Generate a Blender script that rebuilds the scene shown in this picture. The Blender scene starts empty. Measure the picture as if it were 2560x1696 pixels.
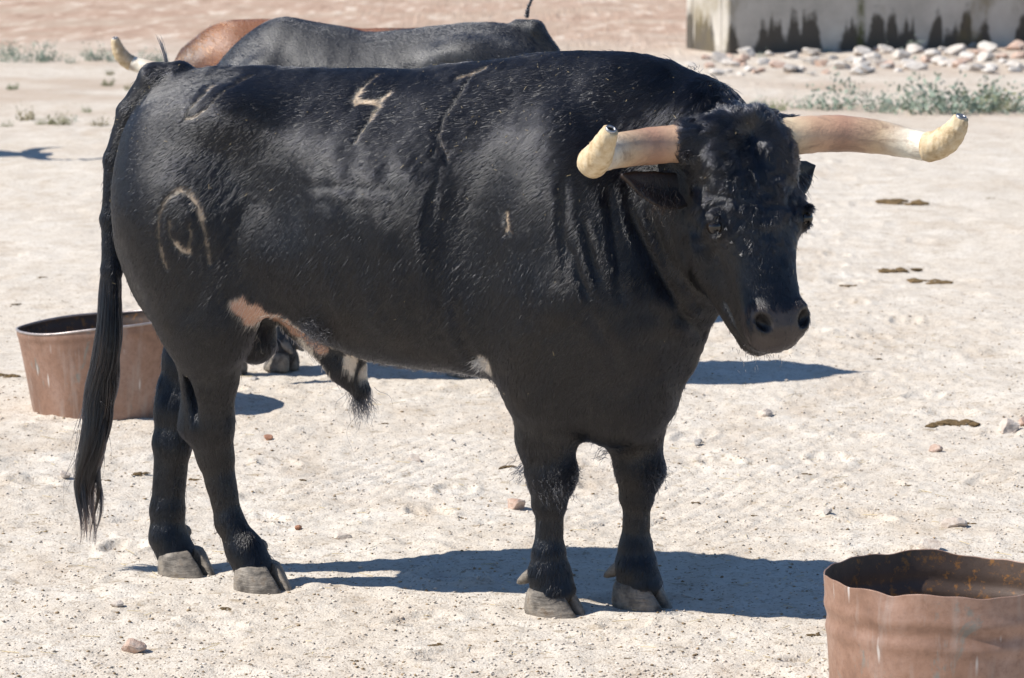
import bpy, math, random
import numpy as np
from mathutils import Vector, Matrix, Euler

random.seed(7)
RNG = np.random.default_rng(11)
rad = math.radians
SC = bpy.context.scene
COL = SC.collection

# ------------------------------------------------------------------ camera, sky, sun, exposure
cam = bpy.data.cameras.new('camera')
cam.lens = 115.6
cam.sensor_width = 36.0
cam.clip_start = 0.1
cam.clip_end = 2000.0
cam_o = bpy.data.objects.new('camera', cam)
cam_o.location = (0.0, 0.0, 1.9)
cam_o.rotation_euler = (rad(90.0 - 8.744), 0.0, 0.0)
COL.objects.link(cam_o)
cam.dof.use_dof = True
cam.dof.focus_distance = 8.05
cam.dof.aperture_fstop = 8.5
SC.camera = cam_o

SUN_EL = rad(47.5)
SUN_DIR = Vector((-0.993 * math.cos(SUN_EL), -0.12 * math.cos(SUN_EL), math.sin(SUN_EL))).normalized()  # towards the sun
w = bpy.data.worlds.new('World')
SC.world = w
w.use_nodes = True
nt = w.node_tree
nt.nodes.clear()
sky = nt.nodes.new('ShaderNodeTexSky')
sky.sky_type = 'NISHITA'
sky.sun_disc = False
sky.sun_elevation = SUN_EL
sky.sun_rotation = math.atan2(SUN_DIR.x, SUN_DIR.y)
sky.air_density = 1.0
sky.dust_density = 0.0
sky.ozone_density = 6.0
bg = nt.nodes.new('ShaderNodeBackground')
bg.inputs['Strength'].default_value = 0.095
wo = nt.nodes.new('ShaderNodeOutputWorld')
nt.links.new(sky.outputs[0], bg.inputs[0])
nt.links.new(bg.outputs[0], wo.inputs[0])

sun = bpy.data.lights.new('sun', 'SUN')
sun.energy = 4.9
sun.angle = rad(0.53)
sun.color = (1.0, 0.955, 0.89)
sun_o = bpy.data.objects.new('sun', sun)
sun_o.rotation_euler = (-SUN_DIR).to_track_quat('-Z', 'Y').to_euler()
sun_o.location = SUN_DIR * 30
COL.objects.link(sun_o)

SC.view_settings.view_transform = 'Standard'
SC.view_settings.look = 'None'
SC.view_settings.gamma = 1.0
SC.view_settings.use_curve_mapping = False
SC.view_settings.exposure = 0.40
SC.cycles.use_denoising = True
try:
    SC.cycles.denoiser = 'OPENIMAGEDENOISE'
    SC.cycles.denoising_input_passes = 'RGB_ALBEDO_NORMAL'
except Exception:
    pass
SC.cycles.max_bounces = 6
SC.cycles.transparent_max_bounces = 8
try:
    SC.cycles_curves.shape = 'RIBBONS'
    SC.cycles_curves.subdivisions = 2
except Exception:
    pass

# ------------------------------------------------------------------ numpy helpers
def _hash(ix, iy, iz, seed):
    h = (ix.astype(np.int64) * 374761393 + iy.astype(np.int64) * 668265263 + iz.astype(np.int64) * 2147483647 + seed * 974634777) & 0xffffffff
    h = ((h ^ (h >> 13)) * 1274126177) & 0xffffffff
    h = ((h ^ (h >> 16)) * 2246822519) & 0xffffffff
    return ((h ^ (h >> 15)) & 0xffffff).astype(np.float32) / float(0xffffff)

def vnoise(P, freq, seed=0):
    """value noise in -1..1, P (n,3) or (n,2)"""
    P = np.asarray(P, np.float32) * freq
    if P.shape[1] == 2:
        P = np.concatenate([P, np.zeros((len(P), 1), np.float32)], 1)
    i = np.floor(P).astype(np.int32)
    f = P - i
    f = f * f * (3 - 2 * f)
    r = 0
    for dx in (0, 1):
        for dy in (0, 1):
            for dz in (0, 1):
                wgt = (f[:, 0] if dx else 1 - f[:, 0]) * (f[:, 1] if dy else 1 - f[:, 1]) * (f[:, 2] if dz else 1 - f[:, 2])
                r = r + wgt * _hash(i[:, 0] + dx, i[:, 1] + dy, i[:, 2] + dz, seed)
    return r * 2 - 1

def fbm(P, freq, octaves=4, seed=0, gain=0.5):
    r, a = 0, 1.0
    for k in range(octaves):
        r = r + a * vnoise(P, freq, seed + k * 17)
        freq *= 2.03
        a *= gain
    return r

def sstep(a, b, x):
    t = np.clip((x - a) / (b - a), 0, 1)
    return t * t * (3 - 2 * t)

def norm(v):
    return v / np.maximum(np.linalg.norm(v, axis=-1, keepdims=True), 1e-9)

def seg_dist(P, pts):
    """distance to a polyline, and the parameter 0..1 along it (any dimension)"""
    pts = np.asarray(pts, np.float32)
    best = np.full(len(P), 1e9, np.float32)
    par = np.zeros(len(P), np.float32)
    n = len(pts) - 1
    for k in range(n):
        a, b = pts[k], pts[k + 1]
        ab = b - a
        t = np.clip(((P - a) @ ab) / (ab @ ab + 1e-12), 0, 1)
        d = np.linalg.norm(P - a - t[:, None] * ab, axis=1)
        m = d < best
        best[m] = d[m]
        par[m] = (k + t[m]) / n
    return best, par

# ------------------------------------------------------------------ object helpers
def tag(o, label=None, cat=None, group=None, kind=None):
    if label: o['label'] = label
    if cat: o['category'] = cat
    if group: o['group'] = group
    if kind: o['kind'] = kind
    return o

def empty(name, loc=(0, 0, 0), rz=0.0):
    o = bpy.data.objects.new(name, None)
    o.empty_display_size = 0.1
    o.location = loc
    o.rotation_euler = (0, 0, rz)
    COL.objects.link(o)
    return o

def mesh_obj(name, V, Fc, mat, parent=None, smooth=True):
    me = bpy.data.meshes.new(name)
    V = np.asarray(V, np.float32)
    if isinstance(Fc, np.ndarray) and Fc.ndim == 2:
        nf, k = Fc.shape
        me.vertices.add(len(V))
        me.vertices.foreach_set('co', V.ravel())
        me.loops.add(nf * k)
        me.loops.foreach_set('vertex_index', Fc.astype(np.int32).ravel())
        me.polygons.add(nf)
        me.polygons.foreach_set('loop_start', np.arange(0, nf * k, k, dtype=np.int32))
        me.update(calc_edges=True)
        me.validate()
    else:
        me.from_pydata([tuple(v) for v in V.tolist()], [], Fc)
        me.update()
    if smooth:
        me.polygons.foreach_set('use_smooth', np.ones(len(me.polygons), bool))
    if mat: me.materials.append(mat)
    o = bpy.data.objects.new(name, me)
    COL.objects.link(o)
    if parent: o.parent = parent
    return o

def set_col(o, name, C, domain='POINT'):
    a = o.data.attributes.new(name, 'FLOAT_COLOR', domain)
    C = np.asarray(C, np.float32)
    if C.shape[1] == 3:
        C = np.concatenate([C, np.ones((len(C), 1), np.float32)], 1)
    a.data.foreach_set('color', C.ravel())

def hair_obj(name, P, radii, colr, mat, parent=None):
    """P (n,k,3), radii (n,k), colr (n,3)"""
    n, k, _ = P.shape
    hc = bpy.data.hair_curves.new(name)
    hc.add_curves([k] * n)
    hc.points.foreach_set('position', P.astype(np.float32).ravel())
    if 'radius' not in hc.attributes:
        hc.attributes.new('radius', 'FLOAT', 'POINT')
    hc.attributes['radius'].data.foreach_set('value', radii.astype(np.float32).ravel())
    a = hc.attributes.new('hcol', 'FLOAT_COLOR', 'CURVE')
    a.data.foreach_set('color', np.concatenate([colr, np.ones((n, 1))], 1).astype(np.float32).ravel())
    hc.materials.append(mat)
    o = bpy.data.objects.new(name, hc)
    COL.objects.link(o)
    if parent: o.parent = parent
    o['kind'] = 'stuff'
    return o

# ------------------------------------------------------------------ material helpers
class NT:
    def __init__(self, name):
        self.m = bpy.data.materials.new(name)
        self.m.use_nodes = True
        self.t = self.m.node_tree
        self.t.nodes.clear()
        self.out = self.n('ShaderNodeOutputMaterial')
    def n(self, typ, **kw):
        x = self.t.nodes.new(typ)
        for k, v in kw.items():
            setattr(x, k, v)
        return x
    def l(self, a, b):
        self.t.links.new(a, b)
    def val(self, x, sock):
        if hasattr(x, 'is_output') or hasattr(x, 'links'):
            self.l(x, sock)
        else:
            sock.default_value = x
    def coord(self, kind='Object'):
        return self.n('ShaderNodeTexCoord').outputs[kind]
    def mapping(self, vec, scale=(1, 1, 1), loc=(0, 0, 0), rot=(0, 0, 0)):
        m = self.n('ShaderNodeMapping')
        self.l(vec, m.inputs['Vector'])
        m.inputs['Scale'].default_value = scale
        m.inputs['Location'].default_value = loc
        m.inputs['Rotation'].default_value = rot
        return m.outputs[0]
    def noise(self, vec, scale, detail=4.0, rough=0.55, dist=0.0):
        x = self.n('ShaderNodeTexNoise')
        self.l(vec, x.inputs['Vector'])
        x.inputs['Scale'].default_value = scale
        x.inputs['Detail'].default_value = detail
        x.inputs['Roughness'].default_value = rough
        x.inputs['Distortion'].default_value = dist
        return x.outputs['Fac']
    def voro(self, vec, scale, feature='F1', rnd=1.0):
        x = self.n('ShaderNodeTexVoronoi', feature=feature)
        self.l(vec, x.inputs['Vector'])
        x.inputs['Scale'].default_value = scale
        x.inputs['Randomness'].default_value = rnd
        return x
    def ramp(self, f, stops):
        r = self.n('ShaderNodeValToRGB')
        self.l(f, r.inputs[0])
        e = r.color_ramp.elements
        while len(e) < len(stops):
            e.new(0.5)
        for k, (p, c) in enumerate(stops):
            e[k].position = p
            if not isinstance(c, (tuple, list)): c = (c, c, c)
            e[k].color = (*c[:3], 1)
        return r.outputs[0]
    def mix(self, f, a, b, mode='MIX'):
        x = self.n('ShaderNodeMix', data_type='RGBA', blend_type=mode)
        self.val(f, x.inputs[0])
        for s, v in ((x.inputs[6], a), (x.inputs[7], b)):
            if isinstance(v, (tuple, list)): s.default_value = (*v[:3], 1)
            else: self.l(v, s)
        return x.outputs[2]
    def math(self, op, a, b=0.0, clamp=False):
        x = self.n('ShaderNodeMath', operation=op, use_clamp=clamp)
        self.val(a, x.inputs[0])
        self.val(b, x.inputs[1])
        return x.outputs[0]
    def attr(self, name):
        x = self.n('ShaderNodeAttribute')
        x.attribute_name = name
        return x.outputs['Color']
    def bump(self, h, strength, dist=0.01, normal=None):
        b = self.n('ShaderNodeBump')
        b.inputs['Strength'].default_value = strength
        b.inputs['Distance'].default_value = dist
        self.l(h, b.inputs['Height'])
        if normal is not None: self.l(normal, b.inputs['Normal'])
        return b.outputs[0]
    def principled(self, color, rough=0.6, spec=0.5, metal=0.0, normal=None, **kw):
        p = self.n('ShaderNodeBsdfPrincipled')
        if isinstance(color, (tuple, list)): p.inputs['Base Color'].default_value = (*color[:3], 1)
        else: self.l(color, p.inputs['Base Color'])
        self.val(rough, p.inputs['Roughness'])
        self.val(metal, p.inputs['Metallic'])
        p.inputs['Specular IOR Level'].default_value = spec
        if normal is not None: self.l(normal, p.inputs['Normal'])
        for k, v in kw.items():
            p.inputs[k.replace('_', ' ')].default_value = v
        self.l(p.outputs[0], self.out.inputs['Surface'])
        return self.m

def simple_mat(name, col, rough=0.6, var=0.25, scale=20, bump=0.0, spec=0.5, metal=0.0):
    t = NT(name)
    c = t.coord()
    nz = t.noise(c, scale, 5, 0.6)
    a = tuple(x * (1 - var) for x in col)
    b = tuple(min(1, x * (1 + var)) for x in col)
    cc = t.ramp(nz, [(0.3, a), (0.7, b)])
    nr = t.bump(nz, bump, 0.01) if bump else None
    return t.principled(cc, rough, spec, metal, nr)

# ------------------------------------------------------------------ GROUND
BULL_LOC = (-0.261, 8.094, 0.0)
BULL_RZ = -rad(18.085)

def bull_to_world(p, loc=BULL_LOC, rz=BULL_RZ):
    """p in bull coordinates x forward, y RIGHT, z up"""
    p = np.asarray(p, float)
    c, s = math.cos(rz), math.sin(rz)
    x, y = p[..., 0], -p[..., 1]
    return np.stack([loc[0] + c * x - s * y, loc[1] + s * x + c * y, loc[2] + p[..., 2]], -1)

HOOVES = [(-0.385, 0.050, 'hind'), (-0.640, -0.050, 'hind'), (0.402, 0.070, 'fore'), (0.585, -0.066, 'fore')]
HOOF_W = [bull_to_world((x, y, 0)) for x, y, _ in HOOVES]

def ground_h(XY):
    XY = np.asarray(XY, np.float32)
    h = 0.016 * fbm(XY, 0.55, 3, 3) + 0.006 * fbm(XY, 2.6, 3, 21, 0.55)
    lump = vnoise(XY, 9.0, 51)
    h += 0.006 * np.maximum(lump, -0.2) * sstep(-0.4, 0.6, vnoise(XY, 1.1, 5))
    h += 0.0034 * fbm(XY, 26.0, 2, 77)
    h += 0.0028 * np.maximum(vnoise(XY, 85.0, 91), 0) ** 1.0
    # drag lines left by a rake or chain, running diagonally behind the bull
    for (x0, y0, x1, y1, wd, seed) in ((0.25, 8.75, 1.65, 11.4, 0.34, 1), (-0.75, 9.0, 0.35, 10.9, 0.24, 2), (-1.2, 7.7, 0.1, 8.0, 0.10, 3)):
        a = np.array([x0, y0]); b = np.array([x1, y1]); L = np.linalg.norm(b - a); d = (b - a) / L
        q = XY - a
        t = q @ d; s = q @ np.array([-d[1], d[0]]) + 0.04 * np.sin(t * 2.2 + seed)
        m = sstep(0, 0.25, t) * sstep(L, L - 0.4, t) * sstep(wd, wd * 0.8, np.abs(s))
        h += -0.0060 * m * np.maximum(np.cos(s * 2 * math.pi / 0.062), 0) ** 8 * (0.5 + 0.5 * sstep(-0.5, 0.4, vnoise(XY, 3.0, 7 + seed)))
    # old hoofprints, one per trampled cell
    cs = 0.42
    ci = np.floor(XY / cs).astype(np.int64)
    z0 = np.zeros(len(ci), np.int64)
    jx, jy, ja = _hash(ci[:, 0], ci[:, 1], z0, 301), _hash(ci[:, 0], ci[:, 1], z0, 302), _hash(ci[:, 0], ci[:, 1], z0, 303) * 6.28
    q = XY - (ci + 0.28 + 0.44 * np.stack([jx, jy], 1)) * cs
    u_ = q[:, 0] * np.cos(ja) + q[:, 1] * np.sin(ja); v_ = np.abs(-q[:, 0] * np.sin(ja) + q[:, 1] * np.cos(ja))
    e = np.sqrt((u_ / 0.075) ** 2 + ((v_ - 0.026) / 0.030) ** 2)
    on = (_hash(ci[:, 0], ci[:, 1], z0, 304) < 0.75) * (0.4 + 0.6 * _hash(ci[:, 0], ci[:, 1], z0, 305))
    h += on * (-0.011 * sstep(1.15, 0.7, e) * 0.9 + 0.007 * np.exp(-((e - 1.45) / 0.28) ** 2))
    # the ground is pressed flat under each foot
    for p in HOOF_W:
        r = np.hypot(XY[:, 0] - p[0], XY[:, 1] - p[1])
        k = sstep(0.26, 0.10, r)
        h = h * (1 - k) + k * (0.004 + 0.10 * (h))
        h += 0.007 * np.exp(-((r - 0.135) / 0.03) ** 2)
    return h

def gh(x, y):
    return float(ground_h(np.array([[x, y]]))[0])

def grid_axis(core0, core1, step, grow, lim):
    xs = list(np.arange(core0, core1, step))
    s = step
    x = xs[-1]
    while x < lim[1]:
        s *= grow; x += s; xs.append(x)
    s = step
    x = xs[0]
    lo = []
    while x > lim[0]:
        s *= grow; x -= s; lo.append(x)
    return np.array(lo[::-1] + xs)

def ground_material():
    t = NT('dry_dirt')
    co = t.coord('Object')
    sep = t.n('ShaderNodeSeparateXYZ'); t.l(co, sep.inputs[0])
    big = t.noise(co, 0.9, 5, 0.6)
    mid = t.noise(co, 6.0, 6, 0.65)
    fine = t.noise(co, 70.0, 5, 0.7)
    base = t.ramp(mid, [(0.25, (0.50, 0.435, 0.355)), (0.5, (0.61, 0.550, 0.470)), (0.75, (0.70, 0.650, 0.575))])
    base = t.mix(t.ramp(big, [(0.35, 0.0), (0.7, 0.5)]), base, (0.55, 0.475, 0.385))
    scuff = t.noise(t.mapping(co, (1.0, 0.55, 1), (7, 3, 0)), 2.6, 6, 0.7, 0.7)
    base = t.mix(t.ramp(scuff, [(0.52, 0.0), (0.66, 0.55)]), base, (0.47, 0.385, 0.295))
    # grains: pale and dark grit
    v = t.voro(co, 160.0)
    gr = t.ramp(v.outputs['Color'], [(0.0, (0.30, 0.24, 0.19)), (0.16, (0.46, 0.38, 0.31)), (0.24, (1.0, 1.0, 1.0)), (0.85, (1.0, 1.0, 1.0)), (1.0, (1.12, 1.1, 1.08))])
    base = t.mix(0.55, base, t.mix(1.0, base, gr, 'MULTIPLY'))
    base = t.mix(t.ramp(fine, [(0.56, 0.0), (0.72, 0.45)]), base, (0.30, 0.23, 0.16))
    # dung crumbs and chaff trodden in
    crumb = t.noise(t.mapping(co, (1, 1.6, 1)), 17.0, 4, 0.7, 0.6)
    base = t.mix(t.ramp(crumb, [(0.58, 0.0), (0.67, 0.65)]), base, (0.27, 0.20, 0.12))
    # the red earth of the field beyond, and the pale track
    far = t.noise(co, 0.55, 5, 0.65, 0.8)
    yy = t.math('ADD', sep.outputs['Y'], t.math('MULTIPLY', t.math('SUBTRACT', far, 0.5), 7.0))
    red_f = t.ramp(t.math('MULTIPLY', yy, 0.02), [(0.555, 0.0), (0.63, 1.0)])
    rc = t.ramp(t.noise(t.mapping(co, (1, 0.26, 1)), 4.2, 6, 0.68, 0.5), [(0.26, (0.22, 0.14, 0.10)), (0.42, (0.38, 0.255, 0.185)), (0.54, (0.46, 0.325, 0.245)), (0.61, (0.62, 0.51, 0.41)), (0.72, (0.74, 0.66, 0.57))])
    base = t.mix(red_f, base, rc)
    dark_f = t.ramp(t.noise(t.mapping(co, (0.35, 0.5, 1), (3, 1, 0)), 1.5, 5, 0.65), [(0.46, 0.15), (0.62, 0.75)])
    dm = t.ramp(t.math('MULTIPLY', sep.outputs['Y'], 0.02), [(0.38, 0.0), (0.47, 1.0)])
    base = t.mix(t.math('MULTIPLY', dark_f, dm), base, (0.43, 0.335, 0.255))
    h = t.math('ADD', t.math('MULTIPLY', t.noise(co, 130.0, 4, 0.65), 0.5), t.math('MULTIPLY', t.math('SUBTRACT', 1.0, v.outputs['Distance']), 0.35))
    h2 = t.noise(co, 32.0, 4, 0.65)
    nr = t.bump(h, 0.65, 0.006)
    nr = t.bump(h2, 0.4, 0.012, nr)
    return t.principled(base, 0.95, 0.12, 0.0, nr)

def build_ground():
    xs = grid_axis(-1.55, 1.55, 0.0095, 1.035, (-160, 160))
    # rows: fine round the bull, wider with distance
    ys, y = [], 7.0
    while y < 420:
        ys.append(y)
        y += 0.0105 * (max(y, 8.0) / 8.0) ** 2.2 if y < 40 else (y - 39) * 0.08 + 0.4
    lo, y, s = [], 7.0, 0.02
    while y > -60:
        s *= 1.12; y -= s; lo.append(y)
    ys = np.array(lo[::-1] + ys)
    X, Y = np.meshgrid(xs, ys)
    XY = np.stack([X.ravel(), Y.ravel()], 1)
    Z = ground_h(XY)
    n, m = len(ys), len(xs)
    idx = np.arange(n * m).reshape(n, m)
    Fc = np.stack([idx[:-1, :-1].ravel(), idx[:-1, 1:].ravel(), idx[1:, 1:].ravel(), idx[1:, :-1].ravel()], 1)
    o = mesh_obj('ground', np.concatenate([XY, Z[:, None]], 1), Fc, ground_material())
    tag(o, 'pale dry trampled dirt of the cattle yard', kind='structure')
build_ground()

# ------------------------------------------------------------------ implicit surface tools
def smin(a, b, k):
    h = np.maximum(k - np.abs(a - b), 0) / k
    return np.minimum(a, b) - h * h * k * 0.25

def smax(a, b, k):
    return -smin(-a, -b, k)

def round_cone(P, a, b, ra, rb, ys=1.0):
    """tapered capsule, squeezed sideways by ys"""
    a = np.asarray(a, np.float32); b = np.asarray(b, np.float32)
    q = P - a
    ab = b - a
    if ys != 1.0:
        q = q.copy()
        t0 = np.clip((q @ ab) / (ab @ ab), 0, 1)
        off = q[:, 1] - t0 * ab[1]
        q[:, 1] = t0 * ab[1] + off / ys
    t = np.clip((q @ ab) / (ab @ ab), 0, 1)
    d = np.linalg.norm(q - t[:, None] * ab, axis=1)
    return (d - (ra + (rb - ra) * t))

def ellipsoid(P, c, r, R=None):
    q = P - np.asarray(c, np.float32)
    if R is not None: q = q @ R
    r = np.asarray(r, np.float32)
    k0 = np.linalg.norm(q / r, axis=1)
    k1 = np.linalg.norm(q / (r * r), axis=1)
    return k0 * (k0 - 1.0) / np.maximum(k1, 1e-6)

def rotx(a):
    c, s = math.cos(a), math.sin(a)
    return np.array([[1, 0, 0], [0, c, -s], [0, s, c]], np.float32)
def roty(a):
    c, s = math.cos(a), math.sin(a)
    return np.array([[c, 0, s], [0, 1, 0], [-s, 0, c]], np.float32)
def rotz(a):
    c, s = math.cos(a), math.sin(a)
    return np.array([[c, -s, 0], [s, c, 0], [0, 0, 1]], np.float32)

def loft(P, ax, sec, narrow_top, exps, along=0, up=2, side=1):
    """superellipse sections along one axis; sec columns: s, top, bottom, halfwidth"""
    sec = np.asarray(sec, np.float32)
    s = P[:, along]
    top = np.interp(s, sec[:, 0], sec[:, 1]); bot = np.interp(s, sec[:, 0], sec[:, 2]); hw = np.interp(s, sec[:, 0], sec[:, 3])
    zc = (top + bot) / 2; hh = np.maximum((top - bot) / 2, 1e-3)
    t = (P[:, up] - zc) / hh
    wf = 1 - narrow_top * np.clip(t, 0, 1.2) ** 2
    y = np.abs(P[:, side]) / np.maximum(hw * wf, 1e-3)
    k = (y ** exps + np.abs(t) ** exps) ** (1.0 / exps)
    d = (k - 1) * np.minimum(hw, hh)
    over = np.maximum(sec[0, 0] - s, s - sec[-1, 0])
    return np.where(over > 0, np.maximum(d, 0) + over, d)

def surface_nets(f, lo, hi, vox):
    lo = np.asarray(lo, np.float32); hi = np.asarray(hi, np.float32)
    n = np.ceil((hi - lo) / vox).astype(int) + 1
    n = ((n + 3) // 4) * 4 + 1
    cs = 4
    cn = (n - 1) // cs + 1
    ax = [lo[i] + np.arange(cn[i]) * vox * cs for i in range(3)]
    G = np.stack(np.meshgrid(*ax, indexing='ij'), -1).reshape(-1, 3).astype(np.float32)
    cv = f(G).reshape(cn)
    near = np.abs(cv) < vox * cs * 2.6
    # dilate: every fine node whose coarse cell has a near corner
    cell = np.zeros(cn - 1, bool)
    sg = cv < 0
    for dx in (0, 1):
        for dy in (0, 1):
            for dz in (0, 1):
                cell |= near[dx:cn[0] - 1 + dx, dy:cn[1] - 1 + dy, dz:cn[2] - 1 + dz]
    full = np.repeat(np.repeat(np.repeat(cv[:-1, :-1, :-1], cs, 0), cs, 1), cs, 2)
    val = np.full(n, 1.0, np.float32)
    val[:-1, :-1, :-1] = full
    fine = np.repeat(np.repeat(np.repeat(cell, cs, 0), cs, 1), cs, 2)
    ii = np.argwhere(fine)
    out = np.empty(len(ii), np.float32)
    for k in range(0, len(ii), 400000):
        out[k:k + 400000] = f((lo + ii[k:k + 400000] * vox).astype(np.float32))
    val[ii[:, 0], ii[:, 1], ii[:, 2]] = out
    s = val < 0
    cnt = np.zeros(n - 1, np.int8)
    for dx in (0, 1):
        for dy in (0, 1):
            for dz in (0, 1):
                cnt += s[dx:n[0] - 1 + dx, dy:n[1] - 1 + dy, dz:n[2] - 1 + dz]
    act = (cnt > 0) & (cnt < 8)
    ci = np.argwhere(act)
    vid = np.full(n - 1, -1, np.int32)
    vid[ci[:, 0], ci[:, 1], ci[:, 2]] = np.arange(len(ci))
    cor = [(a, b, c) for a in (0, 1) for b in (0, 1) for c in (0, 1)]
    cvv = np.stack([val[ci[:, 0] + a, ci[:, 1] + b, ci[:, 2] + c] for a, b, c in cor], 1)
    acc = np.zeros((len(ci), 3), np.float32); cn2 = np.zeros(len(ci), np.float32)
    for i, p in enumerate(cor):
        for j, q in enumerate(cor):
            if j > i and sum(abs(p[k] - q[k]) for k in range(3)) == 1:
                va, vb = cvv[:, i], cvv[:, j]
                m = (va < 0) != (vb < 0)
                t = np.where(m, va / np.where(m, va - vb, 1), 0)
                pt = np.asarray(p, np.float32) + t[:, None] * (np.asarray(q, np.float32) - np.asarray(p, np.float32))
                acc[m] += pt[m]; cn2[m] += 1
    V = lo + (ci + acc / cn2[:, None]) * vox
    quads = []
    for axis in range(3):
        u, v = (axis + 1) % 3, (axis + 2) % 3
        sl = [slice(None)] * 3; sl[axis] = slice(0, -1)
        s2 = [slice(None)] * 3; s2[axis] = slice(1, None)
        ch = s[tuple(sl)] != s[tuple(s2)]
        e = np.argwhere(ch)
        e = e[(e[:, u] > 0) & (e[:, v] > 0) & (e[:, u] < n[u] - 1) & (e[:, v] < n[v] - 1)]
        def g(du, dv):
            q = e.copy(); q[:, u] += du; q[:, v] += dv
            return vid[q[:, 0], q[:, 1], q[:, 2]]
        q = np.stack([g(-1, -1), g(0, -1), g(0, 0), g(-1, 0)], 1)
        inside = s[e[:, 0], e[:, 1], e[:, 2]]
        q[~inside] = q[~inside][:, ::-1]
        quads.append(q)
    Q = np.concatenate(quads)
    Q = Q[(Q >= 0).all(1)]
    return V.astype(np.float32), Q

def vert_normals(V, Q):
    nrm = np.cross(V[Q[:, 2]] - V[Q[:, 0]], V[Q[:, 3]] - V[Q[:, 1]])
    N = np.zeros_like(V)
    for k in range(4):
        for c in range(3):
            N[:, c] += np.bincount(Q[:, k], nrm[:, c], len(V))
    return norm(N)

def laplace(V, Q, it, lam=0.5):
    n = len(V)
    deg = np.zeros(n)
    for k in range(4):
        deg += np.bincount(Q[:, k], None, n) * 2
    for _ in range(it):
        A = np.zeros_like(V)
        for k in range(4):
            for j in (1, 3):
                s = V[Q[:, (k + j) % 4]]
                for c in range(3):
                    A[:, c] += np.bincount(Q[:, k], s[:, c], n)
        V = V + lam * (A / deg[:, None] - V)
    return V.astype(np.float32)

# ------------------------------------------------------------------ the shape of a bull (x forward, y to its right, z up)
TRUNK = [
    (-0.775, 0.98, 0.94, 0.012), (-0.768, 1.05, 0.86, 0.060), (-0.75, 1.13, 0.80, 0.115), (-0.71, 1.225, 0.72, 0.170),
    (-0.66, 1.275, 0.66, 0.212), (-0.60, 1.312, 0.63, 0.243), (-0.50, 1.326, 0.66, 0.262), (-0.40, 1.330, 0.71, 0.270),
    (-0.30, 1.326, 0.688, 0.288), (-0.20, 1.322, 0.638, 0.308), (-0.09, 1.325, 0.602, 0.324), (0.025, 1.328, 0.588, 0.330),
    (0.14, 1.344, 0.584, 0.325), (0.25, 1.358, 0.570, 0.308), (0.35, 1.366, 0.535, 0.295), (0.45, 1.366, 0.475, 0.280),
    (0.55, 1.362, 0.440, 0.250), (0.63, 1.350, 0.470, 0.205), (0.69, 1.320, 0.53, 0.160), (0.74, 1.26, 0.64, 0.115), (0.775, 1.16, 0.78, 0.065), (0.79, 1.04, 0.92, 0.02)]
HEADSEC = [  # u (down the face), front n, back n, half width
    (-0.038, -0.060, -0.11, 0.050), (-0.028, -0.030, -0.14, 0.098), (-0.012, -0.010, -0.165, 0.122), (0.01, 0.0, -0.18, 0.132), (0.06, 0.008, -0.205, 0.137), (0.14, 0.010, -0.235, 0.136),
    (0.22, 0.010, -0.255, 0.130), (0.28, 0.002, -0.262, 0.120), (0.34, -0.006, -0.245, 0.107), (0.39, -0.008, -0.212, 0.094),
    (0.435, -0.006, -0.182, 0.083), (0.47, -0.004, -0.160, 0.077), (0.50, -0.007, -0.142, 0.070), (0.522, -0.022, -0.128, 0.062), (0.538, -0.045, -0.112, 0.044), (0.544, -0.065, -0.092, 0.015)]

class Pose:
    def __init__(self, h0, turn, pitch, roll=0.0, s=1.0):
        self.h0 = np.asarray(h0, np.float32)
        c, s_ = math.cos(turn), math.sin(turn)
        F = np.array([c, s_, 0]); Z = np.array([0, 0, 1.0]); Rt = np.array([-s_, c, 0])
        d = -Z * math.cos(pitch) + F * math.sin(pitch)
        n = F * math.cos(pitch) + Z * math.sin(pitch)
        cr, sr = math.cos(roll), math.sin(roll)
        l2 = Rt * cr + d * sr
        d2 = d * cr - Rt * sr
        self.M = np.stack([l2, d2, n], 1).astype(np.float32)     # columns: right, down the face, out of the face
        self.s = s
    def to_head(self, P): return ((P - self.h0) @ self.M) / self.s
    def to_bull(self, Q): return np.asarray(Q, np.float32) * self.s @ self.M.T + self.h0

POSE = Pose((0.896, 0.128, 1.238), rad(49.0), rad(21.0), rad(2.3), 1.0)
HORN_POSE = Pose((0.905, 0.130, 1.232), rad(57.0), rad(17.0), rad(2.3), 0.99)   # the horns are set a little askew on the skull

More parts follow.
